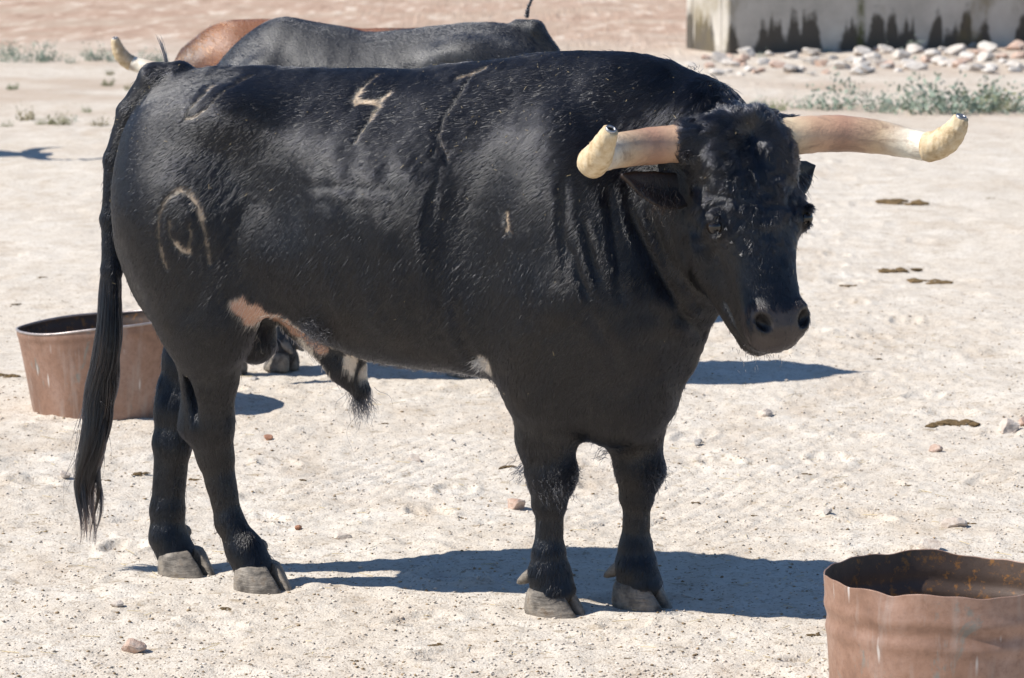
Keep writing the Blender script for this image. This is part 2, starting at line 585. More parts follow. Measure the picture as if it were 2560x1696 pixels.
def head_sdf(H):
    d = loft(H, None, HEADSEC, 0.16, 2.6, along=1, up=2, side=0)
    # the bridge of the nose is narrower than the jaw behind it
    ay = np.abs(H[:, 0])
    Hs = H.copy(); Hs[:, 0] = ay
    d = smin(d, ellipsoid(Hs, (0.085, 0.240, -0.165), (0.056, 0.115, 0.090)), 0.04)      # jaw muscle
    d = smin(d, ellipsoid(Hs, (0.099, 0.224, -0.052), (0.026, 0.046, 0.032)), 0.04)       # brow and orbit
    d = smin(d, ellipsoid(Hs, (0.060, 0.09, -0.012), (0.050, 0.080, 0.026)), 0.04)           # forehead mass
    d = smin(d, ellipsoid(H, (0, 0.0, -0.035), (0.075, 0.036, 0.045)), 0.03)               # poll
    d = smin(d, ellipsoid(H, (0, 0.478, -0.160), (0.052, 0.054, 0.036)), 0.010)
    d = smin(d, round_cone(Hs, (0.086, 0.22, -0.225), (0.046, 0.455, -0.150), 0.034, 0.024), 0.025)                 # lower jaw              # chin
    d = smin(d, ellipsoid(Hs, (0.052, 0.474, -0.034), (0.026, 0.040, 0.032)), 0.02)       # nostril wings
    d = smax(d, -ellipsoid(Hs, (0.108, 0.37, -0.085), (0.026, 0.085, 0.035)), 0.05)        # cheek hollow
    d = smax(d, -ellipsoid(Hs, (0.054, 0.484, 0.000), (0.0165, 0.026, 0.034), rotz(0.6)), 0.008)   # nostril
    d = smax(d, -ellipsoid(Hs, (0.137, 0.240, -0.034), (0.012, 0.019, 0.016)), 0.010)     # eye socket
    d = smin(d, round_cone(Hs, (0.128, 0.229, -0.058), (0.123, 0.226, -0.012), 0.010, 0.010), 0.010)  # lids
    d = smin(d, round_cone(Hs, (0.126, 0.262, -0.056), (0.121, 0.260, -0.016), 0.006, 0.006), 0.010)
    d = smin(d, round_cone(Hs, (0.085, 0.032, -0.070), (0.130, 0.030, -0.066), 0.051, 0.047), 0.02)  # horn root
    return d

def make_body_sdf(pose, neck_pts=None, feet=True):
    pb = lambda *q: pose.to_bull(np.array([q], np.float32))[0]
    back_head = pb(0, 0.10, -0.14)
    throat = pb(0, 0.27, -0.20)
    crest = pb(0, 0.03, -0.10)
    if neck_pts is not None:
        neck_mid, crest_mid = (np.array(q, np.float32) for q in neck_pts)
    else:
        neck_mid = np.array([0.56, 0, 1.06], np.float32) * 0.5 + back_head * 0.5 + np.array([0.02, 0, 0.02], np.float32)
        crest_mid = np.array([0.58, 0, 1.19], np.float32) * 0.5 + crest * 0.5 + np.array([0.03, 0, 0.02], np.float32)
    legs = []
    for (hx, hy, kind), near in zip(HOOVES, (True, False, True, False)):
        sg = 1.0 if hy > 0 else -1.0
        if kind == 'fore':
            ex = hx - 0.405
            legs += [((0.46 + ex * 0.35, sg * 0.150, 0.80), (0.400 + ex * 0.7, sg * 0.122, 0.58), 0.135, 0.098, 0.95, 0.07),
                     ((0.400 + ex * 0.8, sg * 0.122, 0.60), (0.388 + ex, hy * 1.05, 0.445), 0.097, 0.069, 0.85, 0.04),
                     ((0.388 + ex, hy * 1.05, 0.445), (0.404 + ex, hy, 0.350), 0.068, 0.056, 0.9, 0.03),
                     ((0.404 + ex, hy, 0.355), (0.396 + ex, hy, 0.290), 0.058, 0.043, 0.95, 0.02),
                     ((0.396 + ex, hy, 0.290), (0.396 + ex, hy, 0.165), 0.0345, 0.0335, 0.95, 0.02),
                     ((0.396 + ex, hy, 0.150), (0.397 + ex, hy, 0.108), 0.039, 0.046, 1.0, 0.02),
                     ((0.397 + ex, hy, 0.105), (0.405 + ex, hy, 0.068), 0.045, 0.054, 1.0, 0.02)]
        elif near:
            legs += [((-0.525, sg * 0.150, 0.96), (-0.485, sg * 0.150, 0.74), 0.165, 0.120, 0.70, 0.08),
                     ((-0.450, sg * 0.165, 0.80), (-0.465, sg * 0.130, 0.66), 0.075, 0.085, 0.8, 0.06),
                     ((-0.490, sg * 0.135, 0.72), (-0.498, sg * 0.090, 0.56), 0.118, 0.074, 0.80, 0.05),
                     ((-0.498, sg * 0.090, 0.57), (-0.514, sg * 0.062, 0.425), 0.074, 0.066, 0.72, 0.03),
                     ((-0.553, sg * 0.062, 0.50), (-0.560, sg * 0.060, 0.415), 0.020, 0.032, 0.9, 0.03),
                     ((-0.514, sg * 0.062, 0.425), (-0.503, hy, 0.345), 0.067, 0.050, 0.75, 0.02),
                     ((-0.503, hy, 0.345), (-0.464, hy, 0.170), 0.044, 0.034, 0.85, 0.02),
                     ((-0.464, hy, 0.170), (-0.424, hy, 0.100), 0.036, 0.044, 0.95, 0.02),
                     ((-0.424, hy, 0.100), (-0.406, hy, 0.064), 0.044, 0.050, 1.0, 0.02)]
        else:
            legs += [((-0.540, sg * 0.150, 0.96), (-0.540, sg * 0.150, 0.74), 0.165, 0.120, 0.70, 0.08),
                     ((-0.550, sg * 0.135, 0.72), (-0.618, sg * 0.090, 0.56), 0.118, 0.074, 0.80, 0.05),
                     ((-0.618, sg * 0.090, 0.57), (-0.648, sg * 0.062, 0.435), 0.074, 0.060, 0.72, 0.03),
                     ((-0.678, sg * 0.062, 0.49), (-0.680, sg * 0.060, 0.42), 0.022, 0.030, 0.9, 0.03),
                     ((-0.648, sg * 0.062, 0.435), (-0.664, hy, 0.345), 0.060, 0.050, 0.75, 0.02),
                     ((-0.664, hy, 0.345), (-0.681, hy, 0.170), 0.047, 0.040, 0.85, 0.02),
                     ((-0.681, hy, 0.170), (-0.680, hy, 0.100), 0.041, 0.046, 0.95, 0.02),
                     ((-0.680, hy, 0.100), (-0.664, hy, 0.064), 0.044, 0.050, 1.0, 0.02)]
    def f(P):
        Pw = P * np.array([1, 1 / 0.88, 1], np.float32)       # a lean, narrow-barrelled breed
        d = loft(Pw, None, TRUNK, 0.34, 2.25)
        Ps = Pw.copy(); Ps[:, 1] = np.abs(Pw[:, 1])
        # haunch, hip bone, loin hollow, shoulder, ribs
        d = smin(d, ellipsoid(Ps, (-0.540, 0.130, 1.00), (0.165, 0.150, 0.25), roty(-0.15)), 0.08)
        d = smin(d, ellipsoid(Ps, (-0.405, 0.190, 1.205), (0.095, 0.065, 0.060)), 0.12)
        d = smin(d, ellipsoid(Ps, (-0.675, 0.085, 1.00), (0.045, 0.075, 0.16)), 0.06)
        d = smin(d, ellipsoid(Ps, (0.435, 0.185, 0.95), (0.150, 0.125, 0.30), roty(0.12)), 0.10)
        d = smin(d, ellipsoid(Ps, (0.555, 0.165, 0.83), (0.115, 0.110, 0.18), roty(-0.2)), 0.10)
        d = smin(d, ellipsoid(P, (0.50, 0, 1.235), (0.26, 0.105, 0.106)), 0.08)
        d = smax(d, -ellipsoid(Ps, (-0.300, 0.355, 1.06), (0.11, 0.085, 0.13)), 0.14)
        d = smax(d, -ellipsoid(Ps, (0.245, 0.375, 1.02), (0.055, 0.075, 0.22)), 0.12)
        d = smax(d, -ellipsoid(Ps, (-0.655, 0.125, 1.315), (0.075, 0.038, 0.040)), 0.06)
        for (a, b, ra, rb, ys, k) in legs:
            d = smin(d, round_cone(P, a, b, ra, rb, ys), k)
        for sgn in (1.0, -1.0):
            d = smax(d, -ellipsoid(P, (-0.533 if sgn > 0 else -0.658, sgn * 0.118, 0.505), (0.012, 0.030, 0.065), roty(-0.12)), 0.02)
        # neck
        d = smin(d, round_cone(P, (0.56, 0, 1.06), neck_mid, 0.255, 0.185, 0.72), 0.09)
        d = smin(d, round_cone(P, neck_mid, back_head, 0.185, 0.120, 0.80), 0.05)
        d = smin(d, round_cone(P, (0.58, 0, 1.190), crest_mid, 0.140, 0.112), 0.07)
        d = smin(d, round_cone(P, crest_mid, crest, 0.110, 0.070), 0.05)
        d = smin(d, round_cone(P, (0.57, 0.0, 0.80), throat, 0.195, 0.085, 0.75), 0.08)
        d = smin(d, round_cone(P, (0.66, 0.0, 0.68), throat - np.array([0.06, 0, 0.03], np.float32), 0.080, 0.06, 0.45), 0.06)
        dh = head_sdf(pose.to_head(P)) * pose.s
        d = smin(d, dh, 0.028)
        # dewlap-brisket, sheath and purse
        d = smin(d, ellipsoid(P, (0.545, 0.0, 0.545), (0.13, 0.13, 0.120)), 0.06)
        d = smin(d, round_cone(P, (-0.30, 0.0, 0.680), (-0.165, 0.0, 0.590), 0.036, 0.040, 0.8), 0.04)
        d = smin(d, round_cone(P, (-0.165, 0.0, 0.580), (-0.128, 0.0, 0.525), 0.046, 0.026, 0.8), 0.03)
        d = smin(d, round_cone(P, (-0.405, 0.0, 0.71), (-0.412, 0.0, 0.632), 0.048, 0.060, 0.85), 0.03)
        # flank fold
        d = smin(d, round_cone(Ps, (-0.375, 0.195, 0.80), (-0.31, 0.20, 0.78), 0.05, 0.04, 0.6), 0.07)
        # tail root and dock
        tl = [(-0.60, 0, 1.300, 0.034), (-0.672, 0, 1.286, 0.038), (-0.740, 0.002, 1.200, 0.033), (-0.782, 0.004, 1.080, 0.029), (-0.797, 0.006, 0.93, 0.026), (-0.800, 0.008, 0.80, 0.024), (-0.800, 0.010, 0.64, 0.021)]
        for a, b in zip(tl[:-1], tl[1:]):
            d = smin(d, round_cone(P, a[:3], b[:3], a[3], b[3]), 0.014)
        return d
    return f

# marks on the right flank, in the plane of (x, z)
BRANDS = [  # points, half width, brightness (1 bare pale skin .. 0 only dark groove)
    ([(-0.038, 1.338), (-0.055, 1.308), (-0.072, 1.281)], 0.004, 0.65), ([(-0.072, 1.281), (-0.079, 1.258), (-0.074, 1.252)], 0.010, 1.0),
    ([(-0.076, 1.255), (-0.05, 1.257), (-0.012, 1.256)], 0.008, 1.0), ([(-0.014, 1.256), (0.008, 1.279)], 0.006, 1.0),
    ([(-0.008, 1.254), (-0.020, 1.223)], 0.007, 0.9), ([(-0.020, 1.223), (-0.044, 1.166)], 0.0035, 0.55),
    ([(-0.448, 1.282), (-0.463, 1.277)], 0.005, 0.8), ([(-0.450, 1.281), (-0.463, 1.257), (-0.481, 1.235), (-0.491, 1.203)], 0.0035, 0.35),
    ([(-0.491, 1.207), (-0.456, 1.22), (-0.431, 1.241)], 0.0045, 0.5), ([(-0.431, 1.241), (-0.406, 1.273), (-0.387, 1.301), (-0.373, 1.31)], 0.003, 0.35),
    ([(0.232, 1.344), (0.209, 1.328), (0.169, 1.314)], 0.004, 0.65),
    ([(0.209, 1.332), (0.19, 1.279), (0.166, 1.208), (0.158, 1.141)], 0.003, 0.12), ([(0.159, 1.19), (0.185, 1.155), (0.194, 1.129)], 0.003, 0.4),
    ([(-0.534, 0.846), (-0.548, 0.914), (-0.542, 0.978), (-0.524, 1.02)], 0.006, 0.34), ([(-0.524, 1.02), (-0.489, 1.042)], 0.006, 0.55),
    ([(-0.495, 1.041), (-0.470, 1.038), (-0.444, 1.0), (-0.436, 0.971)], 0.009, 1.0),
    ([(-0.436, 0.971), (-0.429, 0.928), (-0.422, 0.859)], 0.006, 0.36),
    ([(-0.515, 0.961), (-0.516, 0.938), (-0.501, 0.902)], 0.005, 0.45), ([(-0.500, 0.905), (-0.486, 0.892), (-0.471, 0.887)], 0.009, 0.95),
    ([(-0.471, 0.885), (-0.462, 0.922), (-0.465, 0.954)], 0.005, 0.32),
    ([(0.352, 1.013), (0.353, 0.984)], 0.006, 1.2), ([(0.345, 0.965), (0.353, 0.982), (0.363, 0.966)], 0.004, 0.8)]
FOLDS = [  # points, half width, depth
    ([(0.494, 1.11), (0.49, 0.987), (0.509, 0.865)], 0.012, 0.007), ([(0.537, 1.01), (0.552, 0.95), (0.575, 0.86)], 0.009, 0.008), ([(0.515, 0.937), (0.53, 0.88), (0.559, 0.816)], 0.009, 0.007),
    ([(0.582, 1.093), (0.609, 0.951), (0.631, 0.808)], 0.012, 0.010), ([(0.63, 1.033), (0.683, 0.913), (0.742, 0.772), (0.79, 0.682)], 0.014, 0.012), ([(0.672, 1.034), (0.70, 0.95), (0.736, 0.844)], 0.010, 0.010),
    ([(0.407, 0.86), (0.418, 0.736)], 0.010, 0.004), ([(-0.175, 1.056), (-0.063, 1.063), (0.08, 1.056)], 0.012, 0.003), ([(0.215, 0.80), (0.222, 0.72), (0.24, 0.62)], 0.014, 0.007),
    ([(0.16, 0.90), (0.168, 0.80), (0.172, 0.70)], 0.014, 0.004), ([(0.185, 1.15), (0.155, 1.00), (0.15, 0.90)], 0.010, 0.003), ([(0.56, 0.80), (0.60, 0.70), (0.62, 0.60)], 0.014, 0.005),
    ([(0.10, 0.86), (0.105, 0.74)], 0.016, 0.003), ([(0.03, 0.84), (0.03, 0.72)], 0.016, 0.003), ([(-0.37, 0.86), (-0.36, 0.95), (-0.32, 1.02)], 0.02, 0.006), ([(-0.45, 0.65), (-0.47, 0.75), (-0.44, 0.83)], 0.02, 0.004)]

def mat_hide(name, sheen_black=True):
    t = NT(name)
    col = t.attr('hide')
    co = t.coord('Object')
    st = t.noise(t.mapping(co, (1.0, 1.0, 0.28)), 240.0, 4, 0.7)
    n2 = t.noise(co, 60.0, 4, 0.6)
    h = t.math('ADD', st, t.math('MULTIPLY', n2, 0.5))
    nr = t.bump(h, 0.5, 0.004)
    return t.principled(col, t.ramp(n2, [(0.3, 0.36), (0.7, 0.48)]), 0.5, 0.0, nr)

def mat_hair(name, rough=0.20, rrough=0.30):
    t = NT(name)
    h = t.n('ShaderNodeBsdfHairPrincipled')
    h.parametrization = 'COLOR'
    t.l(t.attr('hcol'), h.inputs['Color'])
    h.inputs['Roughness'].default_value = rough
    h.inputs['Radial Roughness'].default_value = rrough
    h.inputs['Random Roughness'].default_value = 0.1
    t.l(h.outputs[0], t.out.inputs['Surface'])
    return t.m

HIDE = mat_hide('black_hide')
HAIR = mat_hair('black_hair')
HAIRL = mat_hair('long_black_hair', 0.18, 0.26)

BULL_F = make_body_sdf(POSE, ((0.74, 0.035, 1.06), (0.755, 0.025, 1.198)))
VOX = 0.0058

def bl2obj(P):
    Q = np.array(P, np.float32, copy=True)
    Q[..., 1] *= -1
    return Q

def near_seed(P, c, r):
    return np.exp(-(np.linalg.norm(P - np.asarray(c, np.float32), axis=1) / r) ** 2)

def brand_strength(P):
    """how bare and how pale the coat is at P (bull coordinates), from the marks and the natural white patches"""
    xz = P[:, [0, 2]] + 0.0022 * np.stack([vnoise(P, 160, 5), vnoise(P, 160, 9)], 1) + 0.0030 * np.stack([vnoise(P, 45, 6), vnoise(P, 45, 8)], 1)
    right = P[:, 1] > 0.05
    bare = np.zeros(len(P)); pale = np.zeros(len(P)); dent = np.zeros(len(P))
    for pts, hw, br in BRANDS:
        d, t = seg_dist(xz, pts)
        k = sstep(hw * 1.05, hw * 0.45, d) * right * (0.35 + 0.65 * sstep(-0.45, 0.1, vnoise(P, 55, 12) + 0.5 * vnoise(P, 140, 13) + 0.35 * (br - 0.4)))
        pale = np.maximum(pale, k * br)
        bare = np.maximum(bare, k * min(1.0, 0.35 + br * 0.7))
        dent = np.maximum(dent, np.exp(-(d / (hw * 1.3)) ** 2) * right)
    return bare, pale, dent

def white_patch(P):
    x, y, z = P[:, 0], P[:, 1], P[:, 2]
    nz = 0.5 * fbm(P, 22, 3, 61) + 0.5 * vnoise(P, 60, 71)
    d, t = seg_dist(P[:, [0, 2]], [(-0.358, 0.750), (-0.318, 0.712), (-0.255, 0.672), (-0.222, 0.640)])
    wpk = sstep(0.030, 0.018, d + nz * 0.016 - 0.010 * np.sin(3.14 * t)) * (y > -0.02) * (y < 0.22)           # bare pink groin
    d2, t2 = seg_dist(P[:, [0, 2]], [(-0.25, 0.655), (-0.19, 0.59), (-0.145, 0.60), (-0.08, 0.575)])
    wwh = sstep(-0.02, 0.22, nz + 0.35 * vnoise(P, 130, 73)) * sstep(0.040, 0.030, d2) * (z < 0.66) * (np.abs(y) < 0.10)
    wwh = np.maximum(wwh, sstep(0.026, 0.014, np.hypot(x + 0.098, z - 0.565) + nz * 0.01) * (np.abs(y) < 0.1))
    wel = sstep(0.020, 0.010, np.hypot(x - 0.262, (z - 0.632) * 0.7) + nz * 0.008) * (y > 0.02) * (y < 0.30)
    top = sstep(0.03, 0.012, np.hypot(x + 0.362, z - 0.755) + nz * 0.01) * (y > 0)
    return wpk, np.maximum(np.maximum(wwh, wel), top * 0.8)

BLACK = np.array([0.0035, 0.0036, 0.0045])
TAN = np.array([0.50, 0.38, 0.26])
PINK = np.array([0.44, 0.25, 0.17])
WHITE = np.array([0.62, 0.53, 0.44])
NOSE = np.array([0.050, 0.038, 0.034])

def build_bull_mesh(f, pose, vox, marks=True):
    V, Q = surface_nets(f, (-0.92, -0.48, 0.03), (1.40, 0.75, 1.50), vox)
    V = laplace(V, Q, 2, 0.5)
    N = vert_normals(V, Q)
    H = pose.to_head(V)
    dh = head_sdf(H)
    head = sstep(0.03, 0.0, dh) * (H[:, 1] < 0.62)
    disp = 0.0022 * fbm(V, 9, 3, 31) * (1 - head * 0.5) + 0.0005 * streak(V) * (1 - head)
    if marks:
        # muscle and skin folds
        for pts, hw, dp in FOLDS:
            p3 = V[:, [0, 2]]
            d, t = seg_dist(p3, pts)
            e = np.maximum(np.sin(np.clip(t, 0, 1) * math.pi), 0) ** 0.5
            g = np.exp(-(d / hw) ** 2)
            r = np.exp(-((d - hw * 1.9) / hw) ** 2)
            disp += 0.75 * (-dp * g + 0.45 * dp * r) * e * (V[:, 1] > 0.03) * (1 - head)
        # loose skin of the neck in long upright folds
        nk = sstep(0.50, 0.60, V[:, 0]) * (1 - head) * sstep(0.62, 0.75, V[:, 2]) * sstep(1.16, 1.05, V[:, 2])
        ph = (V[:, 0] + V[:, 1] * 0.8 - 0.35 * (1.0 - V[:, 2])) * 150 + 2.5 * fbm(V, 7, 2, 43)
        disp += nk * 0.0016 * np.sin(ph) * sstep(-0.3, 0.6, vnoise(V, 8, 47))
        # ribs, faint
        rb = sstep(-0.25, -0.12, V[:, 0]) * sstep(0.24, 0.12, V[:, 0]) * sstep(0.66, 0.80, V[:, 2]) * sstep(1.22, 1.05, V[:, 2])
        disp += rb * 0.0015 * np.sin((V[:, 0] + 0.25 * V[:, 2]) * 72)
        bare, pale, dent = brand_strength(V)
        disp -= 0.0035 * dent
    # face: wrinkles over the eyes, the mouth line, the skin of the nose
    mouth = np.exp(-((H[:, 2] + 0.106 + 0.20 * (0.5 - H[:, 1])) / 0.006) ** 2) * (H[:, 1] > 0.40) * (H[:, 1] < 0.60) * (dh < 0.03)
    disp -= 0.006 * mouth
    ey = np.hypot(np.abs(H[:, 0]) - 0.115, H[:, 1] - 0.212)
    disp += head * 0.0022 * np.sin(ey * 210) * sstep(0.085, 0.03, ey) * (H[:, 2] > -0.12)
    fh = head * sstep(0.44, 0.14, H[:, 1]) * (H[:, 2] > -0.06)
    disp += fh * (0.0058 * vnoise(H, 25, 55) + 0.0034 * vnoise(H, 52, 57))
    V = V + N * disp[:, None]
    N = vert_normals(V, Q)
    col = np.tile(BLACK, (len(V), 1))
    nose = head * sstep(0.446, 0.460, H[:, 1] + 0.016 * np.abs(H[:, 0] / 0.08)) * sstep(-0.090, -0.076, H[:, 2]) * sstep(0.082, 0.074, np.abs(H[:, 0]))
    no = sstep(0.026, 0.016, np.hypot(np.abs(H[:, 0]) - 0.054, (H[:, 1] - 0.484) * 0.75)) * (H[:, 2] > -0.06)
    info = dict(H=H, head=head, nose=nose, mouth=mouth)
    col = col + nose[:, None] * (NOSE - col) * (1 - 0.85 * (no * sstep(0.0, -0.012, H[:, 2] - 0.0))[:, None])
    if marks:
        wpk, wwh = white_patch(V)
        col = col + pale[:, None] * (TAN - col) * 0.9
        col = col + wpk[:, None] * (PINK - col)
        col = col + (wwh * (1 - wpk))[:, None] * (WHITE - col) * 0.9
        info.update(bare=bare, pale=pale, wpk=wpk, wwh=wwh)
    return V, Q, N, np.clip(col, 0, 1), info

# ------------------------------------------------------------------ small body parts
def ring_mesh(rings, cap=True):
    """rings: list of (k,3) arrays -> verts, faces"""
    k = len(rings[0])
    V = np.concatenate(rings)
    Fc = []
    for r in range(len(rings) - 1):
        for i in range(k):
            j = (i + 1) % k
            Fc.append((r * k + i, r * k + j, (r + 1) * k + j, (r + 1) * k + i))
    if cap:
        Fc.append(tuple(range(k - 1, -1, -1)))
        Fc.append(tuple(range((len(rings) - 1) * k, len(rings) * k)))
    return V, Fc

def tube(path, radii, k=20, cap=True, squash=None):
    path = np.asarray(path, float)
    T = norm(np.gradient(path, axis=0))
    up = np.array([0, 0, 1.0]) if abs(T[0][2]) < 0.9 else np.array([1.0, 0, 0])
    n = np.cross(T[0], up); n /= np.linalg.norm(n)
    rings = []
    for i in range(len(path)):
        n = n - T[i] * (n @ T[i]); n /= np.linalg.norm(n)
        b = np.cross(T[i], n)
        a = np.linspace(0, 2 * math.pi, k, endpoint=False)
        rings.append(path[i] + radii[i] * (np.cos(a)[:, None] * n + np.sin(a)[:, None] * b * (squash if squash else 1)))
    return ring_mesh(rings, cap)

def spline(pts, n):
    pts = np.asarray(pts, float)
    t = np.linspace(0, len(pts) - 1, n)
    P = np.concatenate([[2 * pts[0] - pts[1]], pts, [2 * pts[-1] - pts[-2]]])
    out = []
    for x in t:
        i = min(int(x), len(pts) - 2); u = x - i
        p0, p1, p2, p3 = P[i], P[i + 1], P[i + 2], P[i + 3]
        out.append(0.5 * ((2 * p1) + (-p0 + p2) * u + (2 * p0 - 5 * p1 + 4 * p2 - p3) * u * u + (-p0 + 3 * p1 - 3 * p2 + p3) * u ** 3))
    return np.array(out)

def mat_horn():
    t = NT('horn')
    c = t.attr('hide')
    co = t.coord('Object')
    n1 = t.noise(co, 35.0, 5, 0.65, 0.5)
    n2 = t.noise(co, 140.0, 4, 0.6)
    n3 = t.noise(t.mapping(co, (0.35, 1.0, 1.0)), 24.0, 5, 0.7, 0.6)
    c2 = t.mix(t.ramp(n1, [(0.42, 0.0), (0.70, 0.45)]), c, (0.34, 0.20, 0.13))
    c2 = t.mix(t.ramp(n3, [(0.50, 0.0), (0.68, 0.7)]), c2, (0.22, 0.145, 0.10))
    return t.principled(c2, t.ramp(n1, [(0.3, 0.34), (0.7, 0.55)]), 0.5, 0.0, t.bump(t.math('ADD', t.math('ADD', n1, n2), n3), 0.35, 0.004))

def mat_wrap():
    t = NT('plaster_wrap')
    co = t.coord('Object')
    wv = t.n('ShaderNodeTexWave'); wv.inputs['Scale'].default_value = 26.0; wv.inputs['Distortion'].default_value = 6.0; wv.inputs['Detail'].default_value = 3.0
    t.l(co, wv.inputs['Vector'])
    n = t.noise(co, 45.0, 5, 0.65)
    c = t.ramp(n, [(0.3, (0.40, 0.28, 0.15)), (0.5, (0.58, 0.45, 0.28)), (0.7, (0.68, 0.57, 0.40))])
    h = t.math('ADD', t.math('MULTIPLY', wv.outputs['Fac'], 0.22), n)
    return t.principled(c, 0.75, 0.3, 0.0, t.bump(h, 0.5, 0.004))

HORN = mat_horn()
WRAP = mat_wrap()
STEEL = simple_mat('bare_steel', (0.36, 0.36, 0.37), 0.42, 0.3, 60, 0.2, 0.5, 1.0)
DARKHOLE = simple_mat('dark_bore', (0.02, 0.02, 0.02), 0.7, 0.2, 20)
EYE = NT('eye').principled((0.012, 0.008, 0.006), 0.06, 0.6)

def build_horns(parent, pose):
    for sg in (1, -1):
        up = 0.020 if sg > 0 else 0.0         # its right horn is carried a little higher at the point
        pts = [(0.085, 0.030, -0.070), (0.150, 0.028, -0.065), (0.240, 0.032, -0.055), (0.330, 0.052 - up * 0.3, -0.010), (0.405, 0.092 - up, 0.065),
               (0.437, 0.120 - up * 1.3, 0.125), (0.438, 0.118 - up * 1.4, 0.175), (0.432, 0.098 - up * 1.5, 0.218), (0.424, 0.076 - up * 1.5, 0.247)]
        if sg < 0:                            # the left horn sweeps further out before it rises
            pts = pts[:3] + [(0.330, 0.052, -0.030), (0.390, 0.078, 0.005), (0.425, 0.098, 0.050), (0.452, 0.090, 0.088), (0.470, 0.068, 0.115), (0.477, 0.048, 0.130)]
        rr = [0.0465, 0.0450, 0.0440, 0.0405, 0.0355, 0.0335, 0.0315, 0.0235, 0.0160]
        path = spline([(sg * a, b, c) for a, b, c in pts], 46)
        rad_ = np.interp(np.linspace(0, 1, 46), np.linspace(0, 1, len(rr)), rr)
        cut = 27
        wob = 1 + 0.012 * np.sin(np.arange(46) * 1.3) + 0.012 * np.sin(np.arange(46) * 2.9)
        B = pose.to_bull(path)
        V, Fc = tube(B[:cut + 3], rad_[:cut + 3] * wob[:cut + 3], 24)
        o = mesh_obj('horn', bl2obj(V), [f[::-1] for f in Fc], HORN, parent)
        s = np.repeat(np.linspace(0, (cut + 2) / 45, cut + 3), 24)
        C = np.zeros((len(V), 3))
        for k, ch in enumerate(zip(*[(0.64, 0.52, 0.35), (0.55, 0.36, 0.235), (0.40, 0.225, 0.155), (0.58, 0.43, 0.28), (0.76, 0.70, 0.57), (0.78, 0.73, 0.60)])):
            C[:, k] = np.interp(s, [0.06, 0.16, 0.26, 0.38, 0.50, 0.65], ch)
        set_col(o, 'hide', C)
        # tape and plaster wound over the point, with a metal ring let into the end
        r2 = rad_[cut:] * 1.0 + 0.0025
        r2[0] -= 0.0015
        r2 = r2 * (1 + 0.025 * np.sin(np.arange(len(r2)) * 2.1))
        V, Fc = tube(B[cut:], r2, 24)
        nz = vnoise(V, 70, 3)[:, None] * 0.0016
        V = V + nz
        wr = mesh_obj('tip_wrap', bl2obj(V), [f[::-1] for f in Fc], WRAP, o)
        T = norm(B[-1] - B[-3])
        up = np.cross(T, [0.3, 0.2, 1.0]); up /= np.linalg.norm(up); b2 = np.cross(T, up)
        a = np.linspace(0, 2 * math.pi, 24, endpoint=False)
        circ = lambda r, z: B[-1] + T * z + r * (np.cos(a)[:, None] * up + np.sin(a)[:, None] * b2)
        rings = [circ(0.0132, -0.01), circ(0.0132, 0.0035), circ(0.0120, 0.0055), circ(0.0092, 0.0055), circ(0.0082, 0.003), circ(0.0080, -0.006)]
        V, Fc = ring_mesh(rings, False)
        mesh_obj('metal_ring', bl2obj(V), [f[::-1] for f in Fc], STEEL, o)
        V, Fc = ring_mesh([circ(0.0080, 0.0008), circ(0.001, 0.0005)], True)
        mesh_obj('bore', bl2obj(V), [f[::-1] for f in Fc], DARKHOLE, o)

def build_ears(parent, pose, mat):
    outs = []
    for sg in (1, -1):
        path = spline([(sg * 0.100, 0.125, -0.115), (sg * 0.170, 0.130, -0.112), (sg * 0.235, 0.118, -0.105), (sg * 0.300, 0.085, -0.100)] if sg > 0 else [(-0.100, 0.115, -0.115), (-0.150, 0.125, -0.130), (-0.200, 0.115, -0.145), (-0.240, 0.090, -0.160)], 16)
        wd = np.interp(np.linspace(0, 1, 16), [0, 0.25, 0.55, 0.8, 1.0], [0.030, 0.044, 0.046, 0.030, 0.004])
        rings = []
        for p, r in zip(path, wd):
            a = np.linspace(0, 2 * math.pi, 20, endpoint=False)
            y = np.cos(a) * r
            zc = np.sin(a) * np.maximum(0.010, r * 0.22)
            zc = zc - 0.35 * (r - np.abs(y)) * (1 if True else 0) * 0.9          # cupped, hollow to the front
            rings.append(np.stack([np.full(20, p[0]), p[1] + y, p[2] + zc], 1))
        V, Fc = ring_mesh(rings)
        V = pose.to_bull(V)
        flip = sg < 0
        o = mesh_obj('ear', bl2obj(V), Fc if not flip else [f[::-1] for f in Fc], mat, parent)
        hs = pose.to_head(V.astype(np.float32))
        k = sstep(-0.120, -0.100, hs[:, 2]) * 0.3
        C = BLACK + k[:, None] * (np.array([0.07, 0.035, 0.018]) - BLACK)
        set_col(o, 'hide', C)
        outs.append((o, V, Fc if not flip else [f[::-1] for f in Fc], sg))
    return outs

def mat_hoof():
    t = NT('hoof_horn')
    co = t.coord('Object')
    lay = t.noise(t.mapping(co, (1, 1, 5.0)), 22.0, 4, 0.6)
    n = t.noise(co, 30.0, 5, 0.65)
    c = t.ramp(n, [(0.28, (0.055, 0.046, 0.038)), (0.44, (0.13, 0.112, 0.092)), (0.58, (0.25, 0.215, 0.175)), (0.70, (0.16, 0.115, 0.075))])
    return t.principled(c, 0.6, 0.4, 0.0, t.bump(t.math('ADD', lay, t.math('MULTIPLY', n, 0.4)), 0.7, 0.006))
HOOF = mat_hoof()

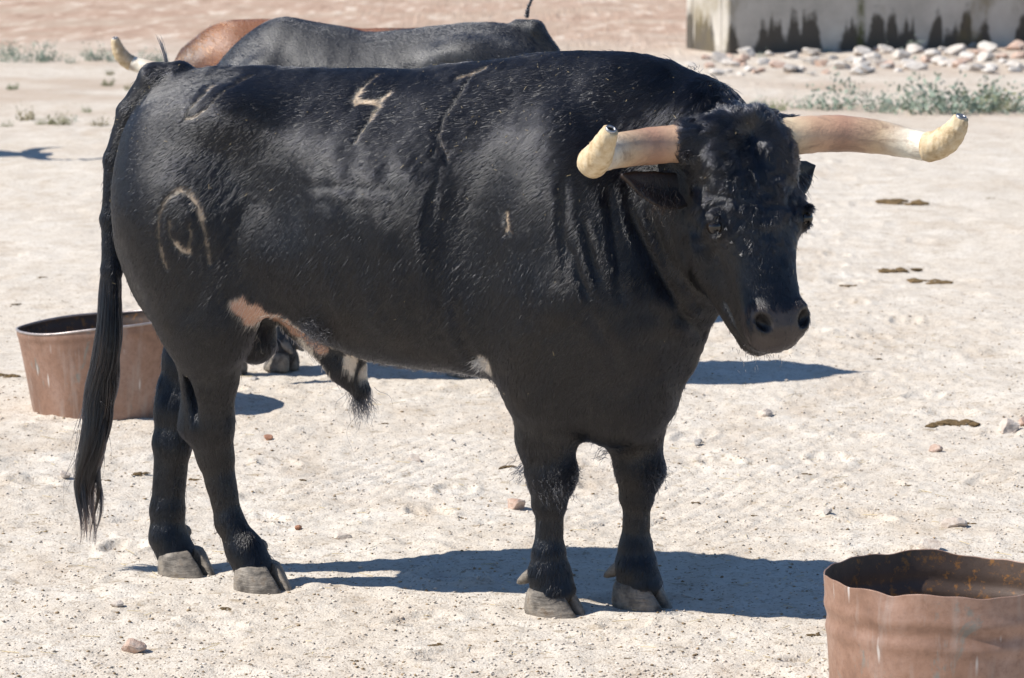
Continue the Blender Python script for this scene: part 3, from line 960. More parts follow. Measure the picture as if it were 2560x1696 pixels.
def build_feet(parent):
    for (hx, hy, kind) in HOOVES:
        ang = rad(22.0)                       # in bull coordinates, turned towards its right side
        c, s = math.cos(ang), math.sin(ang)
        cx = hx + (0.0 if kind == 'fore' else 0.004)
        for sd in (1, -1):
            rings = []
            for z, back, front, wd in ((-0.004, -0.052, 0.088, 0.037), (0.006, -0.053, 0.088, 0.038), (0.020, -0.054, 0.078, 0.0375), (0.038, -0.053, 0.062, 0.0355), (0.054, -0.051, 0.047, 0.0325), (0.064, -0.047, 0.038, 0.028), (0.069, -0.038, 0.028, 0.018)):
                a = np.linspace(0, 2 * math.pi, 26, endpoint=False)
                ca, sa = np.cos(a), np.sin(a)
                lx = np.where(ca > 0, front * np.abs(ca) ** 0.9, back * np.abs(ca) ** 0.8)
                taper = np.where(ca > 0, 1 - 0.25 * ca ** 2, 1.0)
                ly = wd * sa * taper
                inner = (ly * sd) < 0
                ly = np.where(inner, ly * 0.55, ly)
                ly = ly + sd * 0.030 - sd * 0.014 * np.clip(ca, 0, 1) ** 2 + sd * 0.0
                X = cx + c * lx - s * ly
                Y = hy + s * lx + c * ly
                rings.append(np.stack([X, Y, np.full(26, z)], 1))
            V, Fc = ring_mesh(rings)
            V = V + 0.0022 * np.stack([vnoise(V, 38, 3), vnoise(V, 38, 4), 0.6 * vnoise(V, 38, 5) * (V[:, 2] > 0.05)], 1)
            mesh_obj('hoof', bl2obj(V), [f[::-1] for f in Fc], HOOF, parent)
            # dew claw behind the fetlock
            bx, by = cx - 0.050, hy + sd * 0.030
            p0 = np.array([cx + c * -0.020 - s * sd * 0.026, hy + s * -0.020 + c * sd * 0.026, 0.112 if kind == 'fore' else 0.108])
            dv = np.array([c * -0.060 - s * sd * 0.014, s * -0.060 + c * sd * 0.014, -0.040])
            path = [p0 + dv * t for t in (0.0, 0.35, 0.65, 0.9, 1.0)]
            V, Fc = tube(path, [0.018, 0.0175, 0.014, 0.008, 0.002], 12)
            mesh_obj('dew_claw', bl2obj(V), [f[::-1] for f in Fc], HOOF, parent)

def build_eyes(parent, pose):
    for sg in (1, -1):
        c = np.array([sg * 0.1195, 0.242, -0.035])
        a = np.linspace(0, 2 * math.pi, 16, endpoint=False)
        rings = []
        for ph in np.linspace(-1.45, 1.45, 10):
            rings.append(np.stack([c[0] + 0.019 * math.cos(ph) * np.cos(a), c[1] + 0.019 * math.cos(ph) * np.sin(a), np.full(16, c[2] + 0.019 * math.sin(ph))], 1))
        V, Fc = ring_mesh(rings)
        mesh_obj('eye', bl2obj(pose.to_bull(V)), [f[::-1] for f in Fc], EYE, parent)

# ------------------------------------------------------------------ hair
def sample_surface(V, Q, N, weight, count):
    a = 0.5 * np.linalg.norm(np.cross(V[Q[:, 2]] - V[Q[:, 0]], V[Q[:, 3]] - V[Q[:, 1]]), axis=1)
    p = a * weight[Q].mean(1)
    p /= p.sum()
    f = RNG.choice(len(Q), count, p=p)
    u, v = RNG.random(count), RNG.random(count)
    wgt = np.stack([(1 - u) * (1 - v), u * (1 - v), u * v, (1 - u) * v], 1).astype(np.float32)
    P = (V[Q[f]] * wgt[..., None]).sum(1)
    Nn = norm((N[Q[f]] * wgt[..., None]).sum(1))
    return P.astype(np.float32), Nn.astype(np.float32)

def flow_field(P, Nn, H, head, pose):
    """direction the coat lies in, before projection to the skin"""
    n = len(P)
    D = np.zeros((n, 3), np.float32)
    z = P[:, 2]
    body = norm(np.stack([np.full(n, -0.75), np.zeros(n), -0.35 - 0.9 * sstep(1.25, 0.8, z)], 1))
    D[:] = body
    legs = sstep(0.72, 0.52, z)
    D = D + legs[:, None] * (np.array([-0.10, 0, -1.0]) - D)
    neck = sstep(0.52, 0.75, P[:, 0]) * (1 - legs)
    D = D + neck[:, None] * (np.array([-0.55, 0.0, -0.75]) - D)
    # face: away from a whorl high on the forehead, then down the nose
    wh = np.stack([H[:, 0], H[:, 1] - 0.035, np.zeros(n)], 1)
    hd = norm(wh + np.array([1e-3, 0.0, 0]))
    hd = hd + sstep(0.22, 0.36, H[:, 1])[:, None] * (np.array([0, 1.0, 0]) - hd)
    side = sstep(-0.02, -0.10, H[:, 2])
    hd = hd + side[:, None] * (np.array([0, 0.45, -0.9]) - hd)
    Hd = hd @ pose.M.T
    D = D + head[:, None] * (Hd - D)
    # natural waviness
    w1 = np.stack([vnoise(P, 14, 101), vnoise(P, 14, 102), vnoise(P, 14, 103)], 1)
    w2 = np.stack([vnoise(P, 60, 104), vnoise(P, 60, 105), vnoise(P, 60, 106)], 1)
    w3 = np.stack([vnoise(P, 24, 107), vnoise(P, 24, 108), vnoise(P, 24, 109)], 1)
    lock = head * sstep(0.42, 0.25, H[:, 1])
    D = D + 0.26 * w1 + 0.10 * w2 + 0.04 * RNG.normal(size=(n, 3)) + (lock * 1.25)[:, None] * w3
    D = D + (0.22 * (1 - head) * streak(P))[:, None] * np.array([0.9, 0.0, -0.45])
    D = D - Nn * (D * Nn).sum(1, keepdims=True)
    return norm(D)

def streak(P, seed=151):
    """noise drawn out along the lie of the coat (down and to the rear)"""
    low = sstep(0.75, 0.5, P[:, 2])
    ax = -0.55 * (1 - low) - 0.08 * low
    u = (P[:, 0] * ax - P[:, 2] * np.sqrt(1 - ax * ax))
    v = (P[:, 0] * np.sqrt(1 - ax * ax) + P[:, 2] * ax)
    Q = np.stack([u * 14, v * 95, P[:, 1] * 40], 1)
    return 0.65 * vnoise(Q, 1.0, seed) + 0.35 * vnoise(Q, 2.3, seed + 1)

def grow(P, Nn, D, length, tilt, k=4, curl=0.0, curl_f=1.0):
    """tilt: 0 lies flat, 1 stands up. returns points (n,k,3)"""
    n = len(P)
    t = np.linspace(0, 1, k)
    pts = np.zeros((n, k, 3), np.float32)
    B = np.cross(Nn, D)
    ph = RNG.random(n) * 6.28
    for i, s in enumerate(t):
        lift = tilt * (s - 0.55 * s * s)
        x = length * s * np.sqrt(np.maximum(1 - tilt ** 2 * 0.6, 0.1))
        p = P + D * x[:, None] + Nn * (length * lift)[:, None] - Nn * 0.001 * (i == 0)
        if np.any(curl):
            p = p + B * (curl * length * s * np.sin(curl_f * 6.28 * s + ph))[:, None] + Nn * (curl * length * s * 0.6 * np.cos(curl_f * 6.28 * s + ph))[:, None]
        pts[:, i] = p
    return pts

def build_coat(parent, V, Q, N, info, pose, count, marks=True, base=(0.0038, 0.0040, 0.0058), thick=1.0, vcol=None):
    head, nose, H = info['head'], info['nose'], info['H']
    towards = N[:, 1] * 0.9 + N[:, 0] * 0.35 + N[:, 2] * 0.35
    wgt = 0.45 + 0.55 * sstep(-0.5, 0.1, towards)
    wgt = wgt * (1 - nose * 0.985) * (1 + 0.35 * head)
    wgt *= (1 - 0.9 * sstep(0.055, 0.04, V[:, 2])) * (1 + 1.2 * sstep(0.11, 0.07, V[:, 2]))
    P, Nn = sample_surface(V, Q, N, wgt, count)
    n = len(P)
    Hh = pose.to_head(P); dh = head_sdf(Hh)
    hd = sstep(0.03, 0.0, dh) * (Hh[:, 1] < 0.62)
    D = flow_field(P, Nn, Hh, hd, pose)
    if marks:
        bare, pale, dent = brand_strength(P)
        wpk, wwh = white_patch(P)
    else:
        bare = pale = wpk = wwh = np.zeros(n)
    z = P[:, 2]
    L = 0.0125 + 0.005 * RNG.random(n)
    L = L + 0.001 * sstep(0.72, 0.5, z)
    crest = sstep(0.55, 0.7, P[:, 0]) * sstep(1.18, 1.26, z) * (1 - hd)
    L = L + 0.012 * crest
    face = hd * sstep(0.40, 0.28, Hh[:, 1]) * sstep(-0.10, -0.04, Hh[:, 2]) * sstep(0.115, 0.080, np.abs(Hh[:, 0]))
    L = L - 0.003 * face
    knee = np.maximum(near_seed(P, (0.45, 0.07, 0.345), 0.075), near_seed(P, (0.65, -0.066, 0.345), 0.075))
    knee = np.maximum(knee, np.maximum(near_seed(P, (0.32, 0.08, 0.37), 0.05), near_seed(P, (0.52, -0.066, 0.37), 0.05)))
    fet = np.zeros(n)
    for hx, hy, kd in HOOVES:
        fet = np.maximum(fet, near_seed(P, (hx + 0.015, hy, 0.072), 0.055))
    L = L + 0.005 * knee + 0.011 * fet
    belly = sstep(0.62, 0.56, z) * (np.abs(P[:, 1]) < 0.18) * (P[:, 0] > -0.2) * (P[:, 0] < 0.4)
    L = L + 0.006 * belly
    navel = near_seed(P, (-0.16, 0.19, 0.70), 0.055)
    L = L + 0.018 * navel
    gro = near_seed(P, (-0.37, 0.16, 0.74), 0.04)
    L = L + 0.012 * gro
    keep = RNG.random(n) > bare * 0.88
    keep &= RNG.random(n) > wpk * 0.85
    eye_r = np.hypot((Hh[:, 1] - 0.240) * 1.0, Hh[:, 2] + 0.031)
    keep &= ~((eye_r < 0.016) & (np.abs(Hh[:, 0]) > 0.10) & (np.abs(Hh[:, 0]) < 0.17))
    tilt = 0.07 + 0.10 * RNG.random(n) + 0.05 * face + 0.12 * knee + 0.25 * navel
    tilt = tilt + 0.11 * np.maximum(streak(P, 161), -0.25) * (1 - hd)
    low_ = sstep(0.98, 0.82, z) * sstep(0.55, 0.62, z) * (P[:, 0] < 0.45) * (P[:, 0] > -0.4)
    rough_ = (RNG.random(n) < 0.035) & (low_ > 0.5)           # loose longer hairs low on the flank
    tilt[rough_] += 0.25; L[rough_] *= 1.9
    tilt = np.clip(tilt, 0.02, 0.85)
    curl = (0.0 * face * (0.5 + 0.5 * RNG.random(n)) + 0.45 * knee + 0.5 * navel).astype(np.float32)
    stray = RNG.random(n) < 0.004
    tilt[stray] += 0.35; L[stray] *= 1.6
    pts = grow(P, Nn, D, L, tilt, 5, curl, 0.8)
    r0 = (0.00050 + 0.00014 * RNG.random(n)) * thick
    r = np.stack([r0, r0, r0 * 0.85, r0 * 0.6, r0 * 0.15], 1)
    C = np.array(base) * (0.8 + 0.4 * RNG.random((n, 1)))
    br = sstep(0.1, 0.5, fbm(P, 3.5, 3, 201)) * sstep(1.05, 0.7, z) * 0.5
    C = C + br[:, None] * (np.array([0.009, 0.007, 0.0058]) - C)
    C = C + (pale * 0.9)[:, None] * (TAN * 0.9 - C)
    C = C + np.maximum(wwh, wpk * 0.8)[:, None] * (WHITE - C)
    m = keep
    return hair_obj('coat', bl2obj(pts[m]), r[m], C[m], HAIR, parent)

def build_tail_hair(parent):
    n = 4200
    core = spline([(-0.798, 0.010, 0.93), (-0.802, 0.012, 0.76), (-0.814, 0.014, 0.60), (-0.838, 0.016, 0.46), (-0.862, 0.018, 0.33), (-0.874, 0.020, 0.21), (-0.882, 0.020, 0.075)], 60)
    tz = np.linspace(0, 1, 60)
    prof = lambda t: np.interp(t, [0, 0.15, 0.32, 0.5, 0.68, 0.85, 1.0], [0.020, 0.026, 0.036, 0.038, 0.036, 0.030, 0.025])
    at = lambda t: np.stack([np.interp(t, tz, core[:, c]) for c in range(3)], -1)
    nc = 34
    ca = RNG.random(nc) * 6.28; cr = np.sqrt(RNG.random(nc)); ce = 0.56 + 0.42 * RNG.random(nc); cph = RNG.random(nc) * 6.28; cw = RNG.normal(size=nc) * 0.2
    cl = RNG.integers(0, nc, n)
    k = 16
    t0 = RNG.random(n) ** 1.1 * 0.55
    t1 = np.clip(ce[cl] + RNG.normal(size=n) * 0.08, 0.45, 0.80 + 0.22 * RNG.random(n))
    a0 = ca[cl] + RNG.normal(size=n) * 0.5
    r0 = np.clip(cr[cl] + RNG.normal(size=n) * 0.2, 0.1, 1.0)
    jit = 0.004 * RNG.normal(size=n)
    pts = np.zeros((n, k, 3))
    for i in range(k):
        s = i / (k - 1)
        t = t0 + (t1 - t0) * s
        tight = 1 - 0.88 * s ** 1.5
        a = ca[cl] + (a0 - ca[cl]) * tight + 1.1 * s * np.sin(cph[cl]) 
        rr = (cr[cl] + (r0 - cr[cl]) * tight)
        rr = rr * np.minimum(1, 0.35 + s * 3.0)
        R_ = prof(t) * rr
        wav = (0.007 + 0.009 * cr[cl]) * np.sin(cph[cl] + t * (13 + 8 * cr[cl])) * s + jit * s * (0.5 + 0.5 * np.sin(cph[cl] * 3 + t * 9))
        c = at(t)
        pts[:, i] = c + np.stack([np.cos(a) * R_ + wav, np.sin(a) * R_ * 0.9 + 0.6 * wav, np.zeros(n)], 1)
    # a few strands blown away to the rear
    fly = RNG.random(n) < 0.012
    amt = RNG.random(n) * 0.06
    sg = np.where(RNG.random(n) < 0.8, -1.0, 0.5)
    for i in range(k):
        s = i / (k - 1)
        pts[fly, i, 0] += (sg * amt * s ** 2)[fly]
    rr = np.interp(np.linspace(0, 1, k), [0, 0.2, 0.8, 1], [0.0005, 0.00065, 0.0005, 0.0001])
    radii = np.tile(rr, (n, 1)) * (0.8 + 0.5 * RNG.random((n, 1)))
    C = np.tile(np.array([0.0045, 0.0045, 0.006]), (n, 1))
    red = (t1 > 0.92) & (RNG.random(n) < 0.30)
    C[red] = [0.026, 0.014, 0.010]
    o = hair_obj('tail_switch', bl2obj(pts.astype(np.float32)), radii, C, HAIRL, parent)
    return o

def build_tufts(parent, pose):
    P, Dv, L, Cc, curl = [], [], [], [], []
    def tuft(c, d, spread, n, ln, rootr, cu=0.15, colr=(0.010, 0.010, 0.012)):
        c = np.asarray(c, float); d = np.asarray(d, float)
        for _ in range(n):
            P.append(c + RNG.normal(size=3) * rootr)
            Dv.append(norm(d + RNG.normal(size=3) * spread))
            L.append(ln * (0.55 + 0.6 * RNG.random()))
            Cc.append(colr); curl.append(cu)
    tuft((-0.640, 0.0, 1.325), (-0.22, 0.0, 1.0), 0.03, 26, 0.090, 0.0030, 0.01)              # spike at the tail head
    tuft((-0.128, 0.0, 0.522), (0.25, 0.0, -1.0), 0.28, 220, 0.060, 0.012, 0.18)              # end of the sheath
    tuft((-0.128, 0.0, 0.515), (-0.25, 0.0, -1.0), 0.06, 5, 0.120, 0.004, 0.20)
    tuft((0.735, 0.0, 1.338), (0.1, 0.0, 1.0), 0.5, 14, 0.024, 0.010, 0.05)
    tuft((-0.160, 0.20, 0.70), (0.3, 0.5, -0.8), 0.5, 110, 0.034, 0.022, 0.55)               # curls under the flank
    tuft((-0.365, 0.175, 0.755), (-0.2, 0.5, -0.6), 0.45, 130, 0.030, 0.012, 0.2, (0.40, 0.32, 0.25))
    tuft((-0.400, 0.05, 0.640), (-0.1, 0.4, -0.6), 0.45, 60, 0.026, 0.014, 0.2, (0.30, 0.25, 0.20))
    tuft((0.262, 0.20, 0.64), (-0.5, 0.4, -0.3), 0.4, 90, 0.024, 0.009, 0.1, (0.50, 0.44, 0.38))
    tuft((0.452, 0.085, 0.360), (0.8, 0.5, 0.1), 0.28, 130, 0.026, 0.010, 0.3)               # curl on the front of the knee
    tuft((0.425, 0.112, 0.330), (0.3, 0.6, -0.6), 0.35, 160, 0.022, 0.020, 0.3)
    tuft((0.626, -0.04, 0.350), (0.8, 0.3, -0.4), 0.35, 110, 0.022, 0.014, 0.3)
    tuft((0.335, 0.07, 0.36), (-0.8, 0.2, -0.2), 0.4, 90, 0.024, 0.016, 0.2)
    tuft((0.510, -0.06, 0.39), (-0.7, 0.2, -0.2), 0.4, 70, 0.026, 0.016, 0.2)
    h = lambda *q: pose.to_bull(np.array([q], np.float32))[0]
    hv = lambda *q: np.array(q, np.float32) @ pose.M.T
    for sg in (1, -1):
        tuft(h(sg * 0.132, 0.222, -0.032), hv(sg * 0.8, 0.5, 0.4), 0.12, 14, 0.014, 0.006, 0.02)     # lashes
        if sg > 0:
            tuft(h(0.20, 0.150, -0.112), hv(0.5, 0.8, 0.3), 0.35, 130, 0.028, 0.018, 0.2, (0.03, 0.018, 0.012))
            tuft(h(0.255, 0.120, -0.105), hv(0.6, 0.7, 0.0), 0.35, 70, 0.022, 0.012, 0.15)
        else:
            tuft(h(-0.160, 0.145, -0.132), hv(-0.4, 0.9, 0.1), 0.25, 90, 0.022, 0.010, 0.1)
            tuft(h(-0.200, 0.122, -0.146), hv(-0.5, 0.8, 0.0), 0.25, 50, 0.018, 0.008, 0.1)
    tuft(h(0.0, 0.530, -0.09), hv(0, 0.9, 0.2), 0.4, 40, 0.010, 0.024, 0.1)
    tuft(h(0.03, 0.525, -0.13), hv(0.2, 0.9, -0.1), 0.4, 40, 0.012, 0.022, 0.1)
    P = np.array(P, np.float32); Dv = np.array(Dv, np.float32); L = np.array(L); curl = np.array(curl)
    Nn = norm(np.cross(Dv, RNG.normal(size=Dv.shape)))
    pts = grow(P, Nn, Dv, L, np.full(len(P), 0.05), 8, curl, 1.0)
    for i in range(8):
        pts[:, i, 2] -= (0.25 * L * (i / 7) ** 2)
    r = np.tile(np.array([0.00055, 0.00055, 0.0005, 0.0005, 0.00045, 0.0004, 0.0003, 0.0001]), (len(P), 1))
    return hair_obj('tuft', bl2obj(pts), r, np.array(Cc), HAIRL, parent)

def build_forelock(parent, V, Q, N, info, pose):
    """shaggy wavy hair of poll, forehead and nose"""
    H, head = info['H'], info['head']
    wgt = head * sstep(0.43, 0.30, H[:, 1]) * sstep(-0.10, -0.05, H[:, 2]) * (1 - 0.75 * sstep(0.26, 0.40, H[:, 1]))
    er = np.hypot(H[:, 1] - 0.240, (np.abs(H[:, 0]) - 0.122))
    wgt = wgt * sstep(0.016, 0.034, er)
    n = 26000
    P, Nn = sample_surface(V, Q, N, np.maximum(wgt, 0) + 1e-9, n)
    Hh = pose.to_head(P)
    # out from the whorl, sideways over the brows, then straight down the nose
    wh = np.stack([Hh[:, 0] * 1.2, Hh[:, 1] - 0.045, np.zeros(n)], 1)
    hd = norm(wh + 1e-4)
    dn = sstep(0.14, 0.34, Hh[:, 1])[:, None]
    hd = hd * (1 - dn) + dn * np.stack([0.25 * np.sign(Hh[:, 0]) * np.ones(n), np.ones(n), np.zeros(n)], 1)
    D = hd @ pose.M.T
    wv3 = np.stack([vnoise(P, 26, 131), vnoise(P, 26, 132), vnoise(P, 26, 133)], 1)
    up_ = sstep(0.44, 0.14, Hh[:, 1])[:, None]
    D = D + (0.25 + 0.75 * up_) * wv3 + 0.05 * RNG.normal(size=(n, 3))
    D = norm(D - Nn * (D * Nn).sum(1, keepdims=True))
    L = (0.012 + 0.015 * up_[:, 0]) * (0.75 + 0.5 * RNG.random(n))
    L = L * (0.30 + 0.70 * sstep(0.02, 0.05, np.hypot(Hh[:, 1] - 0.238, np.abs(Hh[:, 0]) - 0.125)))
    B = np.cross(Nn, D)
    ph = 6.28 * vnoise(P, 40, 141)                      # neighbours wave together
    amp = 0.10 + 0.16 * up_[:, 0] * (0.5 + 0.5 * vnoise(P, 20, 143))
    k = 8
    pts = np.zeros((n, k, 3), np.float32)
    lift = (0.10 + 0.10 * up_[:, 0]) * (0.6 + 0.8 * RNG.random(n))
    for i in range(k):
        t = i / (k - 1)
        pts[:, i] = P - Nn * 0.0008 + D * (L * t)[:, None] + B * (L * amp * np.sin(4.2 * t + ph) * t)[:, None] + Nn * (L * (lift * (t - 0.6 * t * t)) + 0.5 * L * amp * np.sin(5.0 * t + 1.7 * ph) * t * (1 - 0.5 * t) * 0.6 + 0.0008)[:, None]
    r = np.tile(np.array([0.00055, 0.00060, 0.00060, 0.00058, 0.0005, 0.0004, 0.0003, 0.0001]) * 1.15, (n, 1)) * (0.8 + 0.4 * RNG.random((n, 1)))
    C = np.array([0.0105, 0.0108, 0.0135]) * (0.8 + 0.4 * RNG.random((n, 1)))
    return hair_obj('forelock', bl2obj(pts), r, C, HAIRL, parent)

# ------------------------------------------------------------------ THE BULL
def add_bull():
    root = empty('bull', BULL_LOC, BULL_RZ)
    tag(root, 'large glossy black bull standing broadside with tape-wrapped horn tips', 'bull')
    V, Q, N, C, info = build_bull_mesh(BULL_F, POSE, VOX)
    b = mesh_obj('body', bl2obj(V), Q[:, ::-1], HIDE, root)
    set_col(b, 'hide', C)
    build_horns(root, HORN_POSE)
    build_ears(root, POSE, HIDE)
    build_eyes(root, POSE)
    build_feet(root)
    build_coat(root, V, Q, N, info, POSE, 460000)
    build_forelock(root, V, Q, N, info, POSE)
    build_tail_hair(root)
    build_tufts(root, POSE)
    return V, Q, N
BV, BQ, BN = add_bull()

# ------------------------------------------------------------------ two more bulls behind
def mat_far_hide(name):
    t = NT(name)
    co = t.coord('Object')
    st = t.noise(t.mapping(co, (1.0, 1.0, 0.3)), 150.0, 4, 0.7)
    n2 = t.noise(co, 5.0, 4, 0.6)
    return t.principled(t.attr('hide'), t.ramp(n2, [(0.3, 0.38), (0.7, 0.52)]), 0.6, 0.0, t.bump(st, 0.5, 0.004), Sheen_Weight=0.15)
FARHIDE = mat_far_hide('far_hide')

def add_far_bull(name, label, loc, rz, scale, pose, droop, colour):
    root = empty(name, loc, rz)
    root.scale = scale
    tag(root, label, 'bull')
    f = make_body_sdf(pose)
    V, Q, N, C, info = build_bull_mesh(f, pose, 0.011, marks=False)
    V = V.copy()
    V[:, 2] -= droop * np.clip(V[:, 0], -0.75, 0.9) * sstep(0.35, 0.9, V[:, 2])
    if colour == 'black':
        V[:, 2] -= 0.9 * np.clip(V[:, 0] - 0.36, 0, 0.45) ** 1.6 * 1.4 * sstep(0.75, 1.15, V[:, 2])
        V[:, 2] -= 0.022 * np.exp(-((V[:, 0] + 0.02) / 0.20) ** 2) * sstep(0.9, 1.25, V[:, 2])
    b = mesh_obj('body', bl2obj(V), Q[:, ::-1], FARHIDE, root)
    if colour == 'brown':
        n = 0.5 + 0.5 * fbm(V, 4, 3, 301)
        c1, c2 = np.array([0.23, 0.085, 0.032]), np.array([0.035, 0.015, 0.010])
        k = np.clip(sstep(0.50, 0.72, n) * 0.85 + sstep(0.75, 0.45, V[:, 2]) + sstep(0.62, 0.80, V[:, 0]) * 0.8, 0, 1)
        C = np.where(info['nose'][:, None] > 0.5, C, c1 + k[:, None] * (c2 - c1))
    else:
        C = C * 1.6
    set_col(b, 'hide', np.clip(C, 0, 1))
    # horns follow the drooped neck
    n0 = len(root.children)
    build_horns(root, pose)
    build_ears(root, pose, FARHIDE)
    build_eyes(root, pose)
    dz = -droop * min(pose.h0[0], 0.9) * float(sstep(0.35, 0.9, np.array([pose.h0[2]]))[0])
    if colour == 'black':
        build_coat(root, V, Q, vert_normals(V, Q), info, pose, 110000, False, (0.008, 0.0085, 0.012), 1.3)
    else:
        build_coat(root, V, Q, vert_normals(V, Q), info, pose, 80000, False, (0.15, 0.055, 0.020), 1.5)
    for ch in root.children:
        if ch.name.split('.')[0] in ('horn', 'ear', 'eye'):
            ch.location.z = dz
            if colour == 'brown' and ch.name.startswith('ear'):
                set_c = np.tile([0.14, 0.055, 0.025, 1.0], (len(ch.data.vertices), 1)).astype(np.float32)
                ch.data.attributes['hide'].data.foreach_set('color', set_c.ravel())
    build_feet(root)
    # tail brush and the spike of hair at the tail head
    n = 700
    k = 10
    a = RNG.random(n) * 6.28; r = np.sqrt(RNG.random(n)); t1 = 0.7 + 0.3 * RNG.random(n); t0 = RNG.random(n) * 0.5
    core = spline([(-0.798, 0.01, 0.90), (-0.802, 0.012, 0.70), (-0.815, 0.014, 0.45), (-0.82, 0.018, 0.18)], 30)
    pts = np.zeros((n + 120, k, 3))
    for i in range(k):
        t = t0 + (t1 - t0) * i / (k - 1)
        c = np.stack([np.interp(t, np.linspace(0, 1, 30), core[:, j]) for j in range(3)], -1)
        R_ = r * np.interp(t, [0, 0.3, 0.6, 1], [0.022, 0.038, 0.034, 0.012])
        pts[:n, i] = c + np.stack([np.cos(a) * R_, np.sin(a) * R_, 0 * R_], 1)
        s_ = i / (k - 1)
        pts[n:, i] = np.array([-0.640, 0, 1.335 + droop * 0.64]) + np.stack([RNG.normal(size=120) * 0.004, RNG.normal(size=120) * 0.004, np.zeros(120)], 1) * (1 - 0.6 * s_) + s_ * np.array([0.0, 0.0, 0.085]) + s_ ** 2 * np.array([-0.03, 0, 0])
    rr = np.tile(np.interp(np.linspace(0, 1, k), [0, 0.7, 1], [0.0009, 0.0008, 0.0002]), (n + 120, 1))
    if colour == 'brown':
        pts, rr = pts[:n], rr[:n]
    hair_obj('tail_switch', bl2obj(pts.astype(np.float32)), rr, np.tile([0.006, 0.006, 0.008], (len(pts), 1)), HAIRL, root)
    return root

add_far_bull('bull', 'black bull with lowered head behind the large bull, only its back and rump showing above',
             (-0.492, 11.52, 0.0), rad(180.0 - 11.0), (0.865, 0.90, 0.93), Pose((0.80, 0.0, 0.80), 0.0, rad(-12.0), 0.0, 0.95), 0.045, 'black')
add_far_bull('bull', 'reddish brown bull furthest back, beyond the black bull with lowered head, one horn tip showing',
             (-0.575, 12.85, 0.0), rad(180.0 + 4.0), (0.88, 0.88, 0.865), Pose((0.845, 0.02, 1.165), rad(-8.0), rad(38.0), 0.0, 0.98), 0.02, 'brown')

# another of the herd, just out of the picture on the left: its shadow reaches in
def copy_tree(o, parent=None):
    c = o.copy(); COL.objects.link(c); c.parent = parent
    for ch in list(o.children): copy_tree(ch, c)
    return c
src = [o for o in COL.objects if o.get('category') == 'bull'][-1]
c = copy_tree(src)
c.location = (-4.42, 19.4, 0.0)
c.rotation_euler = (0, 0, rad(8.0))
c['label'] = 'brown bull standing beyond the left edge, only its shadow reaching in'

# ------------------------------------------------------------------ metal tubs
def mat_rust(name, inner=False, lift=1.0):
    t = NT(name)
    co = t.coord('Object')
    n1 = t.noise(co, 5.0, 6, 0.65, 0.4)
    n2 = t.noise(co, 60.0, 5, 0.7)
    n3 = t.noise(t.mapping(co, (1, 1, 0.12)), 26.0, 4, 0.6)
    if inner:
        c = t.ramp(n1, [(0.3, (0.055, 0.038, 0.030)), (0.6, (0.10, 0.066, 0.048)), (0.75, (0.14, 0.085, 0.055))])
        o = t.noise(co, 38.0, 6, 0.75, 0.2)
        c = t.mix(t.ramp(o, [(0.54, 0.0), (0.64, 0.8)]), c, (0.34, 0.15, 0.035))
    else:
        c = t.ramp(n1, [(p_, tuple(lift * q for q in k_)) for p_, k_ in ((0.28, (0.125, 0.068, 0.045)), (0.48, (0.23, 0.132, 0.090)), (0.70, (0.31, 0.205, 0.160)))])
        c = t.mix(t.ramp(n2, [(0.45, 0.0), (0.75, 0.5)]), c, (0.16, 0.085, 0.055))
        tl = t.noise(t.mapping(co, (1, 1, 0.6), (4, 1, 2)), 9.0, 5, 0.7, 0.8)
        c = t.mix(t.ramp(tl, [(0.60, 0.0), (0.68, 0.55)]), c, (0.15, 0.20, 0.19))
        c = t.mix(t.ramp(n3, [(0.54, 0.0), (0.70, 0.5)]), c, (0.36, 0.29, 0.25))
        dr = t.voro(t.mapping(co, (1, 1, 0.13)), 42.0)
        dm = t.noise(co, 7.0, 3, 0.5)
        k = t.math('MULTIPLY', t.ramp(dr.outputs['Distance'], [(0.08, 0.75), (0.20, 0.0)]), t.ramp(dm, [(0.50, 0.0), (0.60, 0.9)]))
        c = t.mix(k, c, (0.66, 0.62, 0.58))
    h = t.math('ADD', t.math('MULTIPLY', n2, 0.6), n1)
    return t.principled(c, t.ramp(n2, [(0.3, 0.42), (0.7, 0.65)]), 0.5, 0.15, t.bump(h, 0.3, 0.004))
RUST = mat_rust('rusty_metal', False, 1.18)
RUSTIN = mat_rust('rusty_metal_inside', True)
RUSTP = mat_rust('pinkish_rusty_metal', False, 1.25)
RIMM = simple_mat('worn_rim', (0.36, 0.31, 0.29), 0.42, 0.25, 40, 0.2, 0.5, 0.55)

